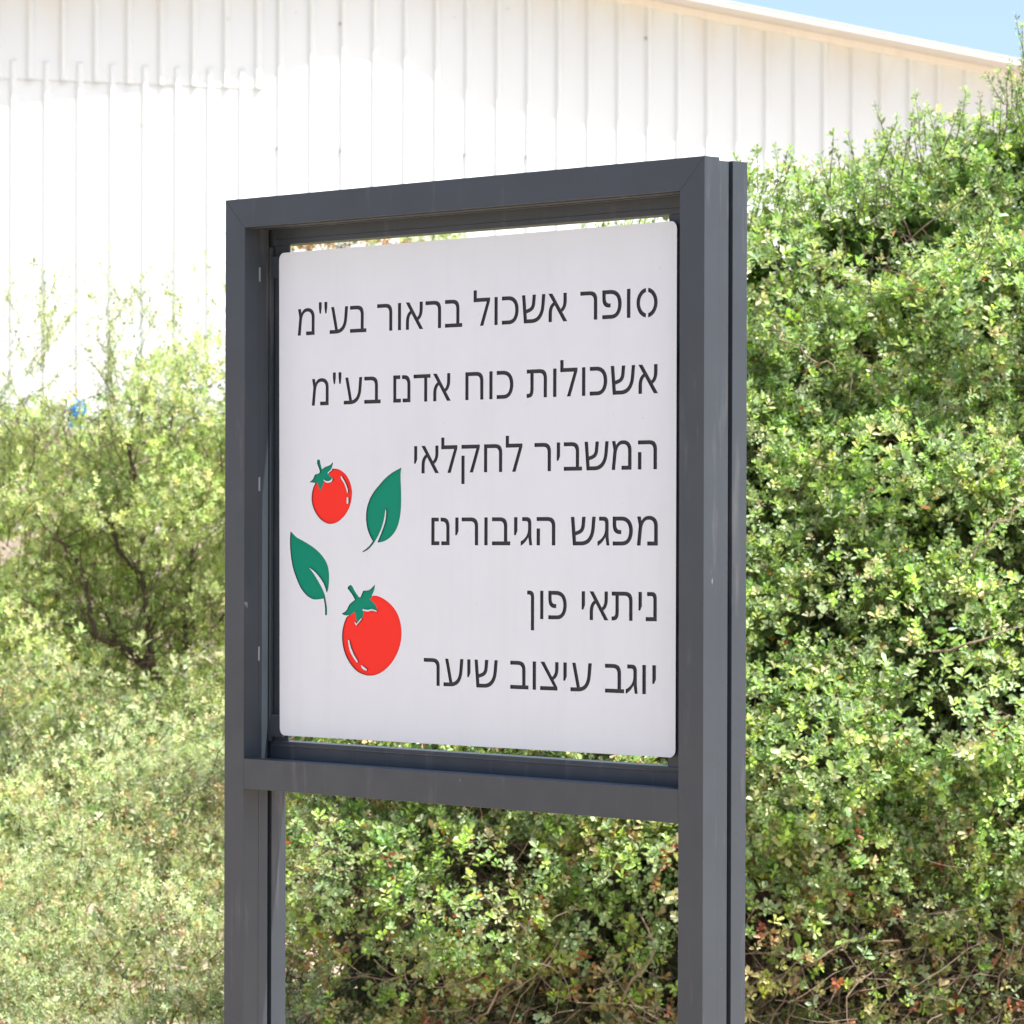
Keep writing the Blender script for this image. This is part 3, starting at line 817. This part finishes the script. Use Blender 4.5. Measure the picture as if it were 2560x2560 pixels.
def stems_mesh(name, segs, mat, seg=4):
    """many thin stems, one mesh: segs = list of (points, r0, r1)"""
    V, F = [], []
    for pts, r0, r1 in segs:
        n = len(pts)
        base = len(V)
        for i, p in enumerate(pts):
            p = Vector(p)
            d = (Vector(pts[min(i + 1, n - 1)]) - Vector(pts[max(i - 1, 0)])).normalized()
            u = d.cross(Vector((0.3, 0.5, 0.2))).normalized(); v = d.cross(u)
            r = r0 + (r1 - r0) * i / (n - 1)
            for k in range(seg):
                a = 2 * math.pi * k / seg
                V.append(tuple(p + (u * math.cos(a) + v * math.sin(a)) * r))
        for i in range(n - 1):
            for k in range(seg):
                F.append((base + i * seg + k, base + i * seg + (k + 1) % seg, base + (i + 1) * seg + (k + 1) % seg, base + (i + 1) * seg + k))
    me = bpy.data.meshes.new(name)
    me.from_pydata(V, [], F)
    me.materials.append(mat)
    return me


def wander(p, d, length, n, wob, lift=0.0):
    pts = [Vector(p)]
    d = Vector(d).normalized()
    for i in range(n):
        d = (d + Vector((random.gauss(0, wob), random.gauss(0, wob), random.gauss(0, wob) + lift))).normalized()
        pts.append(pts[-1] + d * (length / n))
    return pts


def shoots(starts, dirs, lens, step, wob=0.10, lift=0.03):
    """leafy shoots: stems and the cluster positions along them"""
    segs, P, D = [], [], []
    for p, d, L in zip(starts, dirs, lens):
        n = max(3, int(L / 0.05))
        pts = wander(p, d, L, n, wob, lift)
        segs.append((pts, 0.0022, 0.0008))
        for i in range(1, len(pts)):
            a, b = pts[i - 1], pts[i]
            m = max(1, int((b - a).length / step))
            for k in range(m):
                P.append(a.lerp(b, (k + .5) / m)); D.append((b - a).normalized() * .7 + Vector((random.gauss(0, .45), random.gauss(0, .45), random.gauss(0, .3))))
        P.append(pts[-1]); D.append(pts[-1] - pts[-2])
    return segs, np.array([tuple(p) for p in P]), np.array([tuple(d) for d in D])


# ---- the tall hedge to the right of and behind the sign
hedge = empty('hedge', (0.6, 11.7, 0))
tag(hedge, 'tall dense evergreen hedge with small glossy leaves behind and to the right of the sign', 'hedge')
HOFF = np.array((0.6, 11.7, 0.0))
HTOP = [(560, 1720), (700, 1560), (900, 1290), (1150, 1040), (1300, 860), (1420, 680), (1520, 570), (1700, 540), (1900, 465), (2000, 430), (2100, 420), (2250, 365), (2400, 275), (2480, 255), (2560, 215), (2900, 190), (3200, 300)]


def interp(tab, x):
    for (a, u), (b, v) in zip(tab, tab[1:]):
        if x <= b: return u + (v - u) * max(0, (x - a)) / (b - a)
    return tab[-1][1]


blobs = []
rb = random.Random(21)
for row in range(420, 2800, 105):
    for px in range(640, 3250, 150):
        r = rb.uniform(0.17, 0.30)
        rp = r / 11.6 * 9502
        x_, r_ = px + rb.uniform(-60, 60), row + rb.uniform(-45, 45)
        if r_ - rp * .8 < interp(HTOP, x_) or x_ - rp * .6 < 690: continue
        z_ = (1311 - r_) / 9502 * 11.5 + 1.6
        # fuller in the middle, undercut towards the ground
        y_ = 11.75 - 0.45 * math.exp(-((z_ - 0.60) / 1.0) ** 2) + (0.35 if z_ > 2.3 else 0) + (0.35 * max(0, 0.40 - z_)) + rb.uniform(-.16, .16)
        blobs.append((at(x_, r_, y_), (r * rb.uniform(.9, 1.3), r * rb.uniform(.8, 1.1), r * rb.uniform(.75, 1.0))))


def hedge_holes(P):
    # thinner near the ground, where the twiggy inside shows
    z = P[:, 2]
    pocket = np.clip((fbm(P * np.array([1, .6, 1.25]), 2.1, 50) - 0.37) * 9, 0.25, 1)
    return np.clip(0.45 + (z - 0.30) * 0.9, 0.32, 1.0) * pocket


cp, cd = blob_clusters(blobs, 1500, ycut=0.22, inner=.14, deep=.085, holes=hedge_holes, seed=1, stray=.05)
cd = unit(cd * 0.8 + np.array([0, -.15, .55]) + rand_unit(len(cp)) * .45)
ct = pick_tone(len(cp), HEDGE)
lowm = rng.random(len(cp)) < np.clip((1.05 - cp[:, 2]) * 1.1, 0, .85) * np.clip((fbm(cp, 2.1, 83) - .44) * 9, .08, 1)
ct[lowm] = pick_tone(int(lowm.sum()), LOW)
g = fbm(cp, 2.3, 40)
ct *= (0.75 + 0.55 * g)[:, None]
print('hedge clusters', len(cp), 'blobs', len(blobs))
P, D, N_, L, Wd, T = clusters_to_leaves(cp, cd, ct, 7, 0.022, 0.0195, 0.0098, odd=0.010, grow=0.72 + 0.62 * fbm(cp, 3.1, 71))
# a second, deeper layer closes the inside of the hedge
b2 = [(at(x_, r_, 12.35), (.42, .12, .42)) for x_ in range(1130, 3300, 260) for r_ in range(560, 2700, 290) if r_ - 330 > interp(HTOP, x_ - 120) - 110]
ip, idr = blob_clusters(b2, 560, ycut=0.2, inner=.35, deep=.5, seed=31, solid=.7)
kk = np.array([1311 - (q[2] - 1.6) / q[1] * 9502 > interp(HTOP, q[0] / q[1] * 9502 + 1280) + 90 for q in ip])
ip, idr = ip[kk], idr[kk]
print('inner', len(ip), len(b2))
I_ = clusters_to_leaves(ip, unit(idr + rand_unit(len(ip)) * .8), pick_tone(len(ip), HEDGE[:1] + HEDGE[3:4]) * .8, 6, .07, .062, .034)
# shoots that stick out of the top
st, dr, le = [], [], []
for k in range(230):
    px = rb.uniform(1350, 3150)
    row = interp(HTOP, px) + rb.uniform(5, 150)
    p = at(px, row, rb.uniform(11.6, 12.1))
    st.append(p); dr.append((rb.gauss(0, .28), rb.gauss(-.1, .25), 1)); le.append(rb.uniform(.06, .17))
for px, row, ln_ in ((2550, 240, .22), (2575, 230, .24), (2535, 280, .16), (2100, 520, .18), (2220, 460, .18), (2250, 460, .16), (2390, 340, .15), (2300, 400, .14)):
    st.append(at(px, row, 11.7)); dr.append((rb.gauss(0, .1), 0, 1)); le.append(ln_)
# and out of the face
for k in range(150):
    px = rb.uniform(620, 3150); row = rb.uniform(max(interp(HTOP, px), 500), 2600)
    z_ = (1311 - row) / 9502 * 11.3 + 1.6
    st.append(at(px, row, 11.45 - 0.30 * math.exp(-((z_ - 0.60) / 1.0) ** 2))); dr.append((rb.gauss(0, .5), -.8, rb.uniform(0, .9))); le.append(rb.uniform(.06, .2))
segs, sp_, sd_ = shoots(st, dr, le, 0.015)
s2 = clusters_to_leaves(sp_, sd_, pick_tone(len(sp_), YOUNG + HEDGE[:2]), 4, 0.012, 0.019, 0.0085, odd=0.01)
P, D, N_, L, Wd, T = [np.concatenate((a, b)) for a, b in zip((P, D, N_, L, Wd, T), s2)]
k = rng.random(len(P)) < 0.92
P, D, N_, L, Wd, T = [a[k] for a in (P, D, N_, L, Wd, T)]
# the 290 nearest large leaves are objects of their own
vis = (np.abs(P[:, 0] / P[:, 1] * 9502) < 1290) & (P[:, 2] > 0.2) & (P[:, 2] < 2.9)
vis &= ~((P[:, 0] / P[:, 1] * 9502 > -700) & (P[:, 0] / P[:, 1] * 9502 < 560) & (P[:, 2] > 0.75)) & (P[:, 0] / P[:, 1] * 9502 > -560)
score = np.where(vis, L / P[:, 1], 0)
near = np.argsort(-score)[:290]
near = [i for i in near]
rest = np.ones(len(P), bool); rest[near] = False
print('hedge leaves', len(P))
front = rest & (P[:, 1] < np.quantile(P[:, 1], .42))           # outer leaves are folded blades, deeper ones plain
back = rest & ~front
tag(obj('foliage', leaves_mesh('hedge_foliage', P[front] - HOFF, D[front], N_[front], L[front], Wd[front], T[front], True, M['leaf']), None, hedge), kind='stuff')
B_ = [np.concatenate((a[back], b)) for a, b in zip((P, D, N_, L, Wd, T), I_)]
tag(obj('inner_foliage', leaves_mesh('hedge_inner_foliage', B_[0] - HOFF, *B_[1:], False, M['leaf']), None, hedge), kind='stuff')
LV = []
for k in range(6):
    tn = pick_tone(1, HEDGE if k < 4 else YOUNG)
    LV.append(leaves_mesh('hedge_leaf', np.zeros((1, 3)), np.array([[0, 1., 0]]), np.array([[0, 0, 1.]]), np.ones(1), np.full(1, .43), tn, True, M['leaf']))
for j, i in enumerate(near):
    o = bpy.data.objects.new('leaf', LV[j % 6]); COL.objects.link(o); o.parent = hedge
    d = Vector(D[i]).normalized(); s_ = d.cross(Vector(N_[i])).normalized(); u_ = s_.cross(d)
    mt = Matrix((s_, d, u_)).transposed().to_4x4() @ Matrix.Scale(float(L[i]), 4)
    mt.translation = Vector(P[i] - HOFF)
    o.matrix_local = mt
# inside stems: thicker branches from the ground, and a mass of dry twigs
bk = 0
for k in range(34):
    x0 = rb.uniform(-.45, 2.1)
    y0 = rb.uniform(11.9, 12.3)
    pts = wander((x0, y0, 0), (rb.gauss(.05, .25), rb.uniform(-.35, .1), 1), rb.uniform(.9, 1.5), 12, .22, .02)
    rr = [0.012 - 0.0007 * i for i in range(len(pts))]
    obj('branch', tube_bm([tuple(p - Vector(HOFF)) for p in pts], rr, 6), M['bark'], hedge)
# bare branches that the photograph shows lying over the leaves
for pl, r in (([(2385, 1905), (2440, 1850), (2500, 1800), (2580, 1765)], .005),
              ([(2330, 1622), (2450, 1600), (2560, 1560)], .004), ([(1855, 2480), (1990, 2420), (2120, 2360), (2250, 2350)], .004),
              ([(1900, 800), (1960, 850), (2050, 900), (2090, 930)], .003),
              ([(2430, 1400), (2500, 1320), (2560, 1250)], .004), ([(900, 2330), (980, 2260), (1010, 2200)], .003),
              ([(2470, 2560), (2500, 2440), (2560, 2330)], .003), ([(1200, 2560), (1290, 2450), (1330, 2300)], .004), ([(1560, 2500), (1640, 2380), (1600, 2280)], .004)):
    pts = []
    for i, (a, b) in enumerate(pl):
        z_ = (1311 - b) / 9502 * 11.2 + 1.6
        pts.append(at(a, b, 11.36 - 0.34 * math.exp(-((z_ - 0.60) / 1.0) ** 2) + 0.3 * max(0, .40 - z_) + (0.25 if z_ > 2.2 else 0)))
    dense = []
    for a, b in zip(pts, pts[1:]):
        for k in range(3): dense.append(a.lerp(b, k / 3) + Vector((rb.gauss(0, .009), rb.gauss(0, .02), rb.gauss(0, .009))))
    dense.append(pts[-1])
    obj('branch', tube_bm([tuple(p - Vector(HOFF)) for p in dense], [r * (1 - .4 * i / len(dense)) for i in range(len(dense))], 6), M['twig'], hedge)
    for j in range(2, len(dense) - 1):          # side twigs
        segs.append(([tuple(q) for q in wander(dense[j], (rb.gauss(0, .7), rb.gauss(-.2, .3), rb.gauss(.2, .6)), rb.uniform(.06, .16), 4, .2)], r * .4, .0007))
for k in range(3400):
    z0 = abs(rb.gauss(0, .55)) if k < 2000 else rb.uniform(0, 2.6)
    p = (rb.uniform(-.8, 2.3), rb.uniform(11.35, 12.2) + 0.2 * max(0, .9 - z0), z0)
    px_ = p[0] / p[1] * 9502 + 1280
    if 1311 - (z0 + .2 - 1.6) / 11.7 * 9502 < interp(HTOP, px_) + 60: continue
    segs.append(([tuple(q) for q in wander(p, (rb.gauss(0, .6), rb.uniform(-.9, .2), rb.uniform(-.3, 1)), rb.uniform(.12, .40), 5, .22)], rb.uniform(.0012, .0028), .0007))
segs = [([tuple(Vector(q) - Vector(HOFF)) for q in s], a, b) for s, a, b in segs]
tag(obj('twigs', stems_mesh('hedge_twigs', segs, M['bark']), None, hedge), kind='stuff')

dry = []
for k in range(1300):
    z0 = abs(rb.gauss(.15, .38))
    p = (rb.uniform(-.6, 2.0), rb.uniform(11.05, 11.55), z0)
    if vnoise(np.array([[p[0] * 2.1, 0.0, z0 * 2.1]]), 12)[0] < .5: continue
    dry.append(([tuple(q - Vector(HOFF)) for q in wander(p, (rb.gauss(0, .7), rb.uniform(-.5, .2), rb.uniform(-.4, .8)), rb.uniform(.08, .32), 5, .25)], rb.uniform(.0012, .0024), .0006))
tag(obj('dry_twigs', stems_mesh('hedge_dry_twigs', dry, M['twig']), None, hedge), kind='stuff')

# ---- fine-leaved tree on the left
tree = empty('fine_leaved_tree', tuple(at(400, 1311, 16.4).xy) + (0,))
TO = np.array((tree.location.x, tree.location.y, 0.0))
tag(tree, 'yellow-green fine-leaved tree with forking brown trunks left of the sign', 'tree')
LTOP = [(-500, 1000), (-100, 1010), (60, 1060), (180, 940), (260, 950), (350, 890), (450, 820), (562, 770), (700, 770), (900, 900)]
rb = random.Random(8)
blobs = []
for row in range(800, 2440, 90):
    for px in range(-260, 800, 105):
        r = rb.uniform(0.16, 0.27); rp = r / 16.4 * 9502
        x_, r_ = px + rb.uniform(-45, 45), row + rb.uniform(-35, 35)
        if r_ - rp * .75 < interp(LTOP, x_): continue
        y_ = 16.5 + rb.uniform(-.45, .45)
        if 120 < x_ < 480 and 1330 < r_ < 1700: y_ = 16.65 + rb.uniform(-.2, .2)
        blobs.append((at(x_, r_, y_), (r * rb.uniform(.9, 1.4), r * rb.uniform(.8, 1.2), r * rb.uniform(.7, 1.0))))


def tree_holes(P):
    px = P[:, 0] / P[:, 1] * 9502 + 1280
    row = 1311 - (P[:, 2] - 1.6) / P[:, 1] * 9502
    h = np.ones(len(P))
    m = (px > 130) & (px < 480) & (row > 1300) & (row < 1780)
    h[m] = 0.85
    h[(px > 158) & (px < 232) & (row > 985) & (row < 1090)] = 0.12
    h *= np.clip((row - 640) / 260, 0.4, 1)
    return h


cp, cd = blob_clusters(blobs, 900, ycut=0.22, inner=.3, deep=.11, holes=tree_holes, seed=5)
cd = unit(cd * .6 + np.array([0, -.1, .35]) + rand_unit(len(cp)) * .6)
ct = pick_tone(len(cp), FINE) * (0.75 + .75 * fbm(cp, 2.2, 61))[:, None]
print('tree clusters', len(cp))
A_ = clusters_to_leaves(cp, cd, ct, 10, 0.045, 0.0165, 0.0078, spread=.8, rich=False, odd=.006)
st, dr, le = [], [], []
for k in range(130):
    px = rb.uniform(-420, 760); row = interp(LTOP, px) + rb.uniform(-20, 120)
    st.append(at(px, row, rb.uniform(16.2, 16.9))); dr.append((rb.gauss(0, .45), 0, 1)); le.append(rb.uniform(.12, .38))
for k in range(110):
    st.append(at(rb.gauss(200, 110), rb.uniform(760, 980), rb.uniform(16.3, 16.8))); dr.append((rb.gauss(0, .5), 0, 1)); le.append(rb.uniform(.15, .36))
sel = [i for i, p in enumerate(st) if not 140 < p.x / p.y * 9502 + 1280 < 245]
st, dr, le = [st[i] for i in sel], [dr[i] for i in sel], [le[i] for i in sel]
segs, sp_, sd_ = shoots(st, dr, le, 0.022, .2)
B_ = clusters_to_leaves(sp_, sd_, pick_tone(len(sp_), FINE), 6, 0.03, 0.016, 0.0068, rich=False)
b4 = [(at(x_, r_, 17.3), (.45, .12, .4)) for x_ in range(-240, 800, 230) for r_ in range(1180, 2300, 190)]
ip, idr = blob_clusters(b4, 330, ycut=.2, inner=.5, deep=.5, seed=35)
I_ = clusters_to_leaves(ip, unit(idr + rand_unit(len(ip)) * .8), pick_tone(len(ip), FINE), 6, .06, .040, .019, rich=False)
P, D, N_, L, Wd, T = [np.concatenate((a, b, c)) for a, b, c in zip(A_, B_, I_)]
tag(obj('crown', leaves_mesh('tree_crown', P - TO, D, N_, L, Wd, T, False, M['fine']), None, tree), kind='stuff')
print('tree leaves', len(P))


def limb(name, pl, y, r0, r1, parent, off, mat, n=5, wob=.006, thick=0.62):
    pts = [at(a, b, y + c) for a, b, c in pl]
    dense = []
    m = len(pts)
    for i in range(m - 1):
        p0, p1, p2, p3 = pts[max(i - 1, 0)], pts[i], pts[i + 1], pts[min(i + 2, m - 1)]
        for k in range(n):
            t = k / n
            q = 0.5 * ((2 * p1) + (p2 - p0) * t + (2 * p0 - 5 * p1 + 4 * p2 - p3) * t * t + (3 * p1 - p0 - 3 * p2 + p3) * t ** 3)
            dense.append(q + Vector((rb.gauss(0, wob), rb.gauss(0, wob), rb.gauss(0, wob))))
    dense.append(pts[-1])
    return obj(name, tube_bm([tuple(p - Vector(off)) for p in dense], [(r0 + (r1 - r0) * i / (len(dense) - 1)) * thick for i in range(len(dense))], 8, jitter=.10, rnd=rb), mat, parent)


YT = 16.35
fan = []
limb('trunk', [(470, 2240, .1), (420, 1960, 0), (395, 1730, 0), (372, 1640, 0)], YT, .055, .030, tree, TO, M['bark'])
for pl, r0, r1 in (([(380, 1650, 0), (368, 1560, 0), (362, 1470, 0), (340, 1420, 0), (300, 1380, 0), (270, 1310, 0)], .021, .009),
                   ([(385, 1690, 0), (310, 1620, 0), (245, 1600, -.05), (225, 1520, 0), (215, 1440, 0), (170, 1375, 0), (110, 1310, 0), (60, 1250, 0)], .022, .008),
                   ([(245, 1600, -.05), (160, 1560, 0), (90, 1540, 0), (0, 1518, 0), (-120, 1480, 0)], .012, .006),
                   ([(470, 1620, .1), (468, 1500, .1), (480, 1430, .1), (474, 1350, .1), (470, 1290, .15)], .017, .010),
                   ([(395, 1720, 0), (430, 1650, 0), (500, 1600, .05), (600, 1500, .1)], .014, .008),
                   ([(250, 1610, 0), (248, 1690, 0), (262, 1740, 0)], .010, .005),
                   ([(262, 1535, 0), (290, 1600, 0), (330, 1650, 0), (390, 1710, 0)], .009, .012),
                   ([(340, 1200, -.1), (318, 1130, -.1), (285, 1090, -.1)], .010, .005), ([(325, 1170, -.1), (350, 1080, -.1), (360, 1010, -.1)], .010, .005),
                   ([(420, 1160, 0), (425, 1080, 0), (440, 1000, 0)], .010, .005),
                   ([(215, 1440, 0), (160, 1470, 0), (105, 1490, 0)], .007, .004), ([(330, 1420, 0), (280, 1330, 0), (330, 1240, 0), (322, 1180, -.1)], .012, .008),
                   ([(240, 1660, 0), (170, 1670, 0), (130, 1650, 0)], .006, .004)):
    limb('branch', pl, YT, r0, r1, tree, TO, M['bark'])
    for (a0, b0, c0_), (a1, b1, c1_) in zip(pl, pl[1:]):
        for k in range(3):
            t_ = rb.random()
            p_ = at(a0 + (a1 - a0) * t_, b0 + (b1 - b0) * t_, YT + c0_ + (c1_ - c0_) * t_)
            fan.append(([tuple(q - Vector(TO)) for q in wander(p_, (rb.gauss(-.15, .6), rb.gauss(-.1, .2), rb.uniform(.3, 1)), rb.uniform(.2, .65), 8, .2)], .0032, .0008))
segs = [([tuple(Vector(q) - Vector(TO)) for q in s], a * .7, b * .7) for s, a, b in segs] + fan
for k in range(900):
    p = at(rb.uniform(-380, 800), rb.uniform(1050, 2300), rb.uniform(16.0, 16.8)) - Vector(TO)
    segs.append(([tuple(q) for q in wander(p, (rb.gauss(0, .6), 0, 1), rb.uniform(.15, .5), 5, .3)], rb.uniform(.0015, .004), .0008))
tag(obj('twigs', stems_mesh('tree_twigs', segs, M['bark']), None, tree), kind='stuff')

# ---- low shrub in front of that tree
shrub = empty('shrub', (-1.85, 14.2, 0))
SO = np.array((-1.85, 14.2, 0.0))
tag(shrub, 'low sprawling shrub in front of the forked tree, at the lower left', 'shrub')
STOP = [(-600, 1600), (0, 1620), (150, 1670), (300, 1730), (420, 1770), (562, 1680), (700, 1740), (900, 1850)]
blobs = []
for row in range(1680, 2700, 125):
    for px in range(-520, 800, 150):
        r = rb.uniform(0.17, 0.30); rp = r / 13.5 * 9502
        x_, r_ = px + rb.uniform(-45, 45), row + rb.uniform(-35, 35)
        if r_ - rp * .75 < interp(STOP, x_): continue
        y_ = 15.0 - max(0, r_ - 1750) / 750 * 2.7 + rb.uniform(-.22, .22)
        if at(x_, r_, y_).z < -.05: y_ = min(y_, 11.9)
        if at(x_, r_, y_).z < -.25: continue
        blobs.append((at(x_, r_, y_), (r * rb.uniform(.9, 1.4), r * rb.uniform(.8, 1.2), r * rb.uniform(.7, 1.05))))
cp, cd = blob_clusters(blobs, 1600, ycut=0.4, inner=.25, deep=.12, seed=15, holes=lambda P: np.clip((fbm(P, 2.4, 51) - .37) * 8, np.clip(.6 - P[:, 2], .15, .6), 1) * np.clip((fbm(P, 6.0, 52) - .36) * 9, .35, 1))
cd = unit(cd * .6 + np.array([0, -.2, .5]) + rand_unit(len(cp)) * .55)
ct = pick_tone(len(cp), SHRUB) * np.clip(-.25 + 2.3 * fbm(cp, 2.4, 77), .3, 1.5)[:, None]  # coarse noise darkens leaf tones, painting shadowed hollows into the shrub
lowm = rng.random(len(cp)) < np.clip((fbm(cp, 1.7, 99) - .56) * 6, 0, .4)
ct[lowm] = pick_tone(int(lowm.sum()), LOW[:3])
print('shrub clusters', len(cp))
b3 = [(at(x_, r_, 15.6 - max(0, r_ - 1750) / 750 * 2.7), (.4, .12, .35)) for x_ in range(-500, 760, 210) for r_ in range(1850, 2560, 170)]
ip, idr = blob_clusters(b3, 260, ycut=.2, inner=.5, deep=.5, seed=33)
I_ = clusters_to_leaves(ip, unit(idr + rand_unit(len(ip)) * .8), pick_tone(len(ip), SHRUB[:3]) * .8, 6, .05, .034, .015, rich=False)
A_ = clusters_to_leaves(cp, cd, ct, 8, 0.03, 0.0145, 0.0060, spread=.85, rich=False, odd=.012)
st, dr, le = [], [], []
for k in range(110):
    px = rb.uniform(-500, 760); row = rb.uniform(interp(STOP, px), 2600)
    st.append(at(px, row, 14.75 - max(0, row - 1750) / 750 * 2.7)); dr.append((rb.gauss(0, .5), -.4, 1)); le.append(rb.uniform(.08, .26))
segs, sp_, sd_ = shoots(st, dr, le, 0.022, .14)
B_ = clusters_to_leaves(sp_, sd_, pick_tone(len(sp_), SHRUB), 4, 0.02, 0.016, 0.0068, rich=False)
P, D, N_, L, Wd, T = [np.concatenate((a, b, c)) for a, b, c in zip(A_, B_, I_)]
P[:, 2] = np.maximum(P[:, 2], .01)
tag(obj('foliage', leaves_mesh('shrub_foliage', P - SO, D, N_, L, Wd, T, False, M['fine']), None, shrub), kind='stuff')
print('shrub leaves', len(P))
for k in range(160):
    p = at(rb.uniform(-500, 760), (rw := rb.uniform(1900, 2600)), 15.0 - max(0, rw - 1750) / 750 * 2.7 + rb.uniform(-.1, .3))
    segs.append((wander(p, (rb.gauss(0, .6), rb.uniform(-.5, .2), 1), rb.uniform(.1, .4), 5, .22), rb.uniform(.0015, .0035), .0008))
segs = [([tuple(Vector(q) - Vector(SO)) for q in s], a, b) for s, a, b in segs]
tag(obj('twigs', stems_mesh('shrub_twigs', segs, M['bark']), None, shrub), kind='stuff')
for k in range(7):
    x0 = -2.7 + k * .28
    pts = wander((x0, 14.3, 0), (rb.gauss(0, .3), -.15, 1), rb.uniform(.5, .7), 7, .15)
    obj('stem', tube_bm([tuple(p - Vector(SO)) for p in pts], [.009 - .0008 * i for i in range(len(pts))], 6), M['bark'], shrub)

# ---- taller tree half hidden by the sign, its top seen in the slot above the sheet
t2 = empty('dry_leaved_tree', (-0.62, 19.5, 0))
T2 = np.array((-0.62, 19.5, 0.0))
tag(t2, 'tree with part brown leaves, seen through the slot above the white sign sheet', 'tree')
blobs = []
for k in range(46):
    x_ = rb.uniform(690, 1190); lim = 640 + max(0, (x_ - 1130)) * 1.2
    r_ = rb.uniform(lim + 20, 1750); r = rb.uniform(.18, .3)
    blobs.append((at(x_, r_ , 19.5 + rb.uniform(-.3, .3)), (r, r, r * .8)))
for x_, r_ in ((700, 640), (760, 620), (830, 620), (900, 615), (960, 610), (1030, 615), (1090, 620), (1160, 640), (1230, 690)):
    blobs.append((at(x_, r_ + 40, 19.3), (.22, .22, .2)))
cp, cd = blob_clusters(blobs, 330, ycut=.3, inner=.3, deep=.12, seed=25)
cd = unit(cd * .6 + np.array([0, 0, .4]) + rand_unit(len(cp)) * .6)
tb = pick_tone(len(cp), FINE)
m_ = fbm(cp, 3.0, 90) > .5
tb[m_] = pick_tone(int(m_.sum()), [(2, (0.34, 0.17, 0.07), .2), (1, (0.30, 0.24, 0.10), .2)])
A_ = clusters_to_leaves(cp, cd, tb, 9, 0.05, 0.028, 0.014, rich=False)
tag(obj('crown', leaves_mesh('dry_crown', A_[0] - T2, *A_[1:], False, M['fine']), None, t2), kind='stuff')
limb('trunk', [(980, 2100, 0), (960, 1700, 0), (975, 1300, 0), (950, 1000, 0), (960, 760, 0)], 19.5, .08, .02, t2, T2, M['bark'])
limb('branch', [(975, 1300, 0), (850, 1100, 0), (780, 850, 0), (760, 720, 0)], 19.5, .04, .01, t2, T2, M['bark'])
limb('branch', [(950, 1000, 0), (1050, 850, 0), (1120, 760, 0)], 19.5, .03, .01, t2, T2, M['bark'])

# ---- garden wall of limestone blocks behind the trees, a blue canister and a black pot standing on it
gw = empty('garden_wall', (0, 22.0, 0))
tag(gw, 'beige limestone block wall showing through gaps in the left trees', 'wall')
bx = {}
z = 0.0
rows = 8
HB = 2.10 / rows
for r in range(rows):
    x = -5.6 + (0.28 if r % 2 else 0)
    while x < 0.4:
        k = rb.randrange(4)
        if k not in bx:
            bx[k] = obj('block', box_bm(-.275 + .004, .275 - .004, -.13 - .004 * k, .13, .004, HB - .004, .012), M['stone'], gw, (x, 0, r * HB))
        else:
            share('block', bx[k], gw, (x, rb.uniform(-.004, .004), r * HB))
        x += 0.56
c0 = None
x = -5.6
while x < 0.4:
    if c0 is None: c0 = obj('coping_stone', box_bm(-.296, .296, -.17, .17, 0, .05, .008), M['stone'], gw, (x, 0, 2.10))
    else: share('coping_stone', c0, gw, (x, 0, 2.10))
    x += 0.6


def lathe_bm(prof, seg=20):
    bm = bmesh.new()
    rings = []
    for r, z in prof:
        rings.append([bm.verts.new((r * math.cos(2 * math.pi * k / seg), r * math.sin(2 * math.pi * k / seg), z)) for k in range(seg)])
    for a, b in zip(rings, rings[1:]):
        for k in range(seg):
            f = bm.faces.new((a[k], a[(k + 1) % seg], b[(k + 1) % seg], b[k])); f.smooth = True
    bm.faces.new(rings[0][::-1]); bm.faces.new(rings[-1])
    return bm


cn = at(194, 1075, 21.95)
can = empty('canister', (cn.x, 21.95, 2.15))
tag(can, 'small blue plastic canister with a rounded top, on the garden wall among the left branches', 'canister')
hh = 0.165
obj('body', lathe_bm([(.050, 0), (.051, .008), (.0505, .078)]), M['paleblue'], can)
obj('cover', lathe_bm([(.053, .078), (.054, .082), (.052, .12), (.044, .148), (.028, .162), (.008, .167)]), M['blue'], can)
obj('rim', lathe_bm([(.0545, .074), (.056, .076), (.056, .084), (.0545, .086)]), M['blue'], can)
pt = at(268, 1010, 21.9)
pot = empty('plant_pot', (pt.x, 21.9, 2.15))
tag(pot, 'small black plastic plant pot on the garden wall, right of the blue canister', 'pot')
obj('body', lathe_bm([(.030, 0), (.042, .10), (.040, .10), (.028, .01)]), M['black'], pot)
obj('rim', lathe_bm([(.045, .096), (.046, .11), (.042, .11), (.041, .096)]), M['black'], pot)

# ---- grass and weeds on the ground under the plants
n = 26000
gx = rng.uniform(-4.5, 4.0, n); gy = rng.uniform(9.5, 21, n)
pos = np.stack([gx, gy, np.zeros(n)], 1)
gm = fbm(pos, 1.1, 60) > .42
pos = pos[gm]; n = len(pos)
d = unit(np.stack([rng.normal(size=n) * .35, rng.normal(size=n) * .35, np.ones(n)], 1))
me = leaves_mesh('grass', pos, d, rand_unit(n), rng.uniform(.04, .16, n), rng.uniform(.004, .008, n), pick_tone(n, [(3, (0.16, 0.2, 0.05), .2), (2, (0.36, 0.28, 0.13), .2)]), False, M['fine'])
tag(obj('grass', me), 'short mixed green and dry grass on the earth below the hedge and trees', 'grass', kind='stuff')
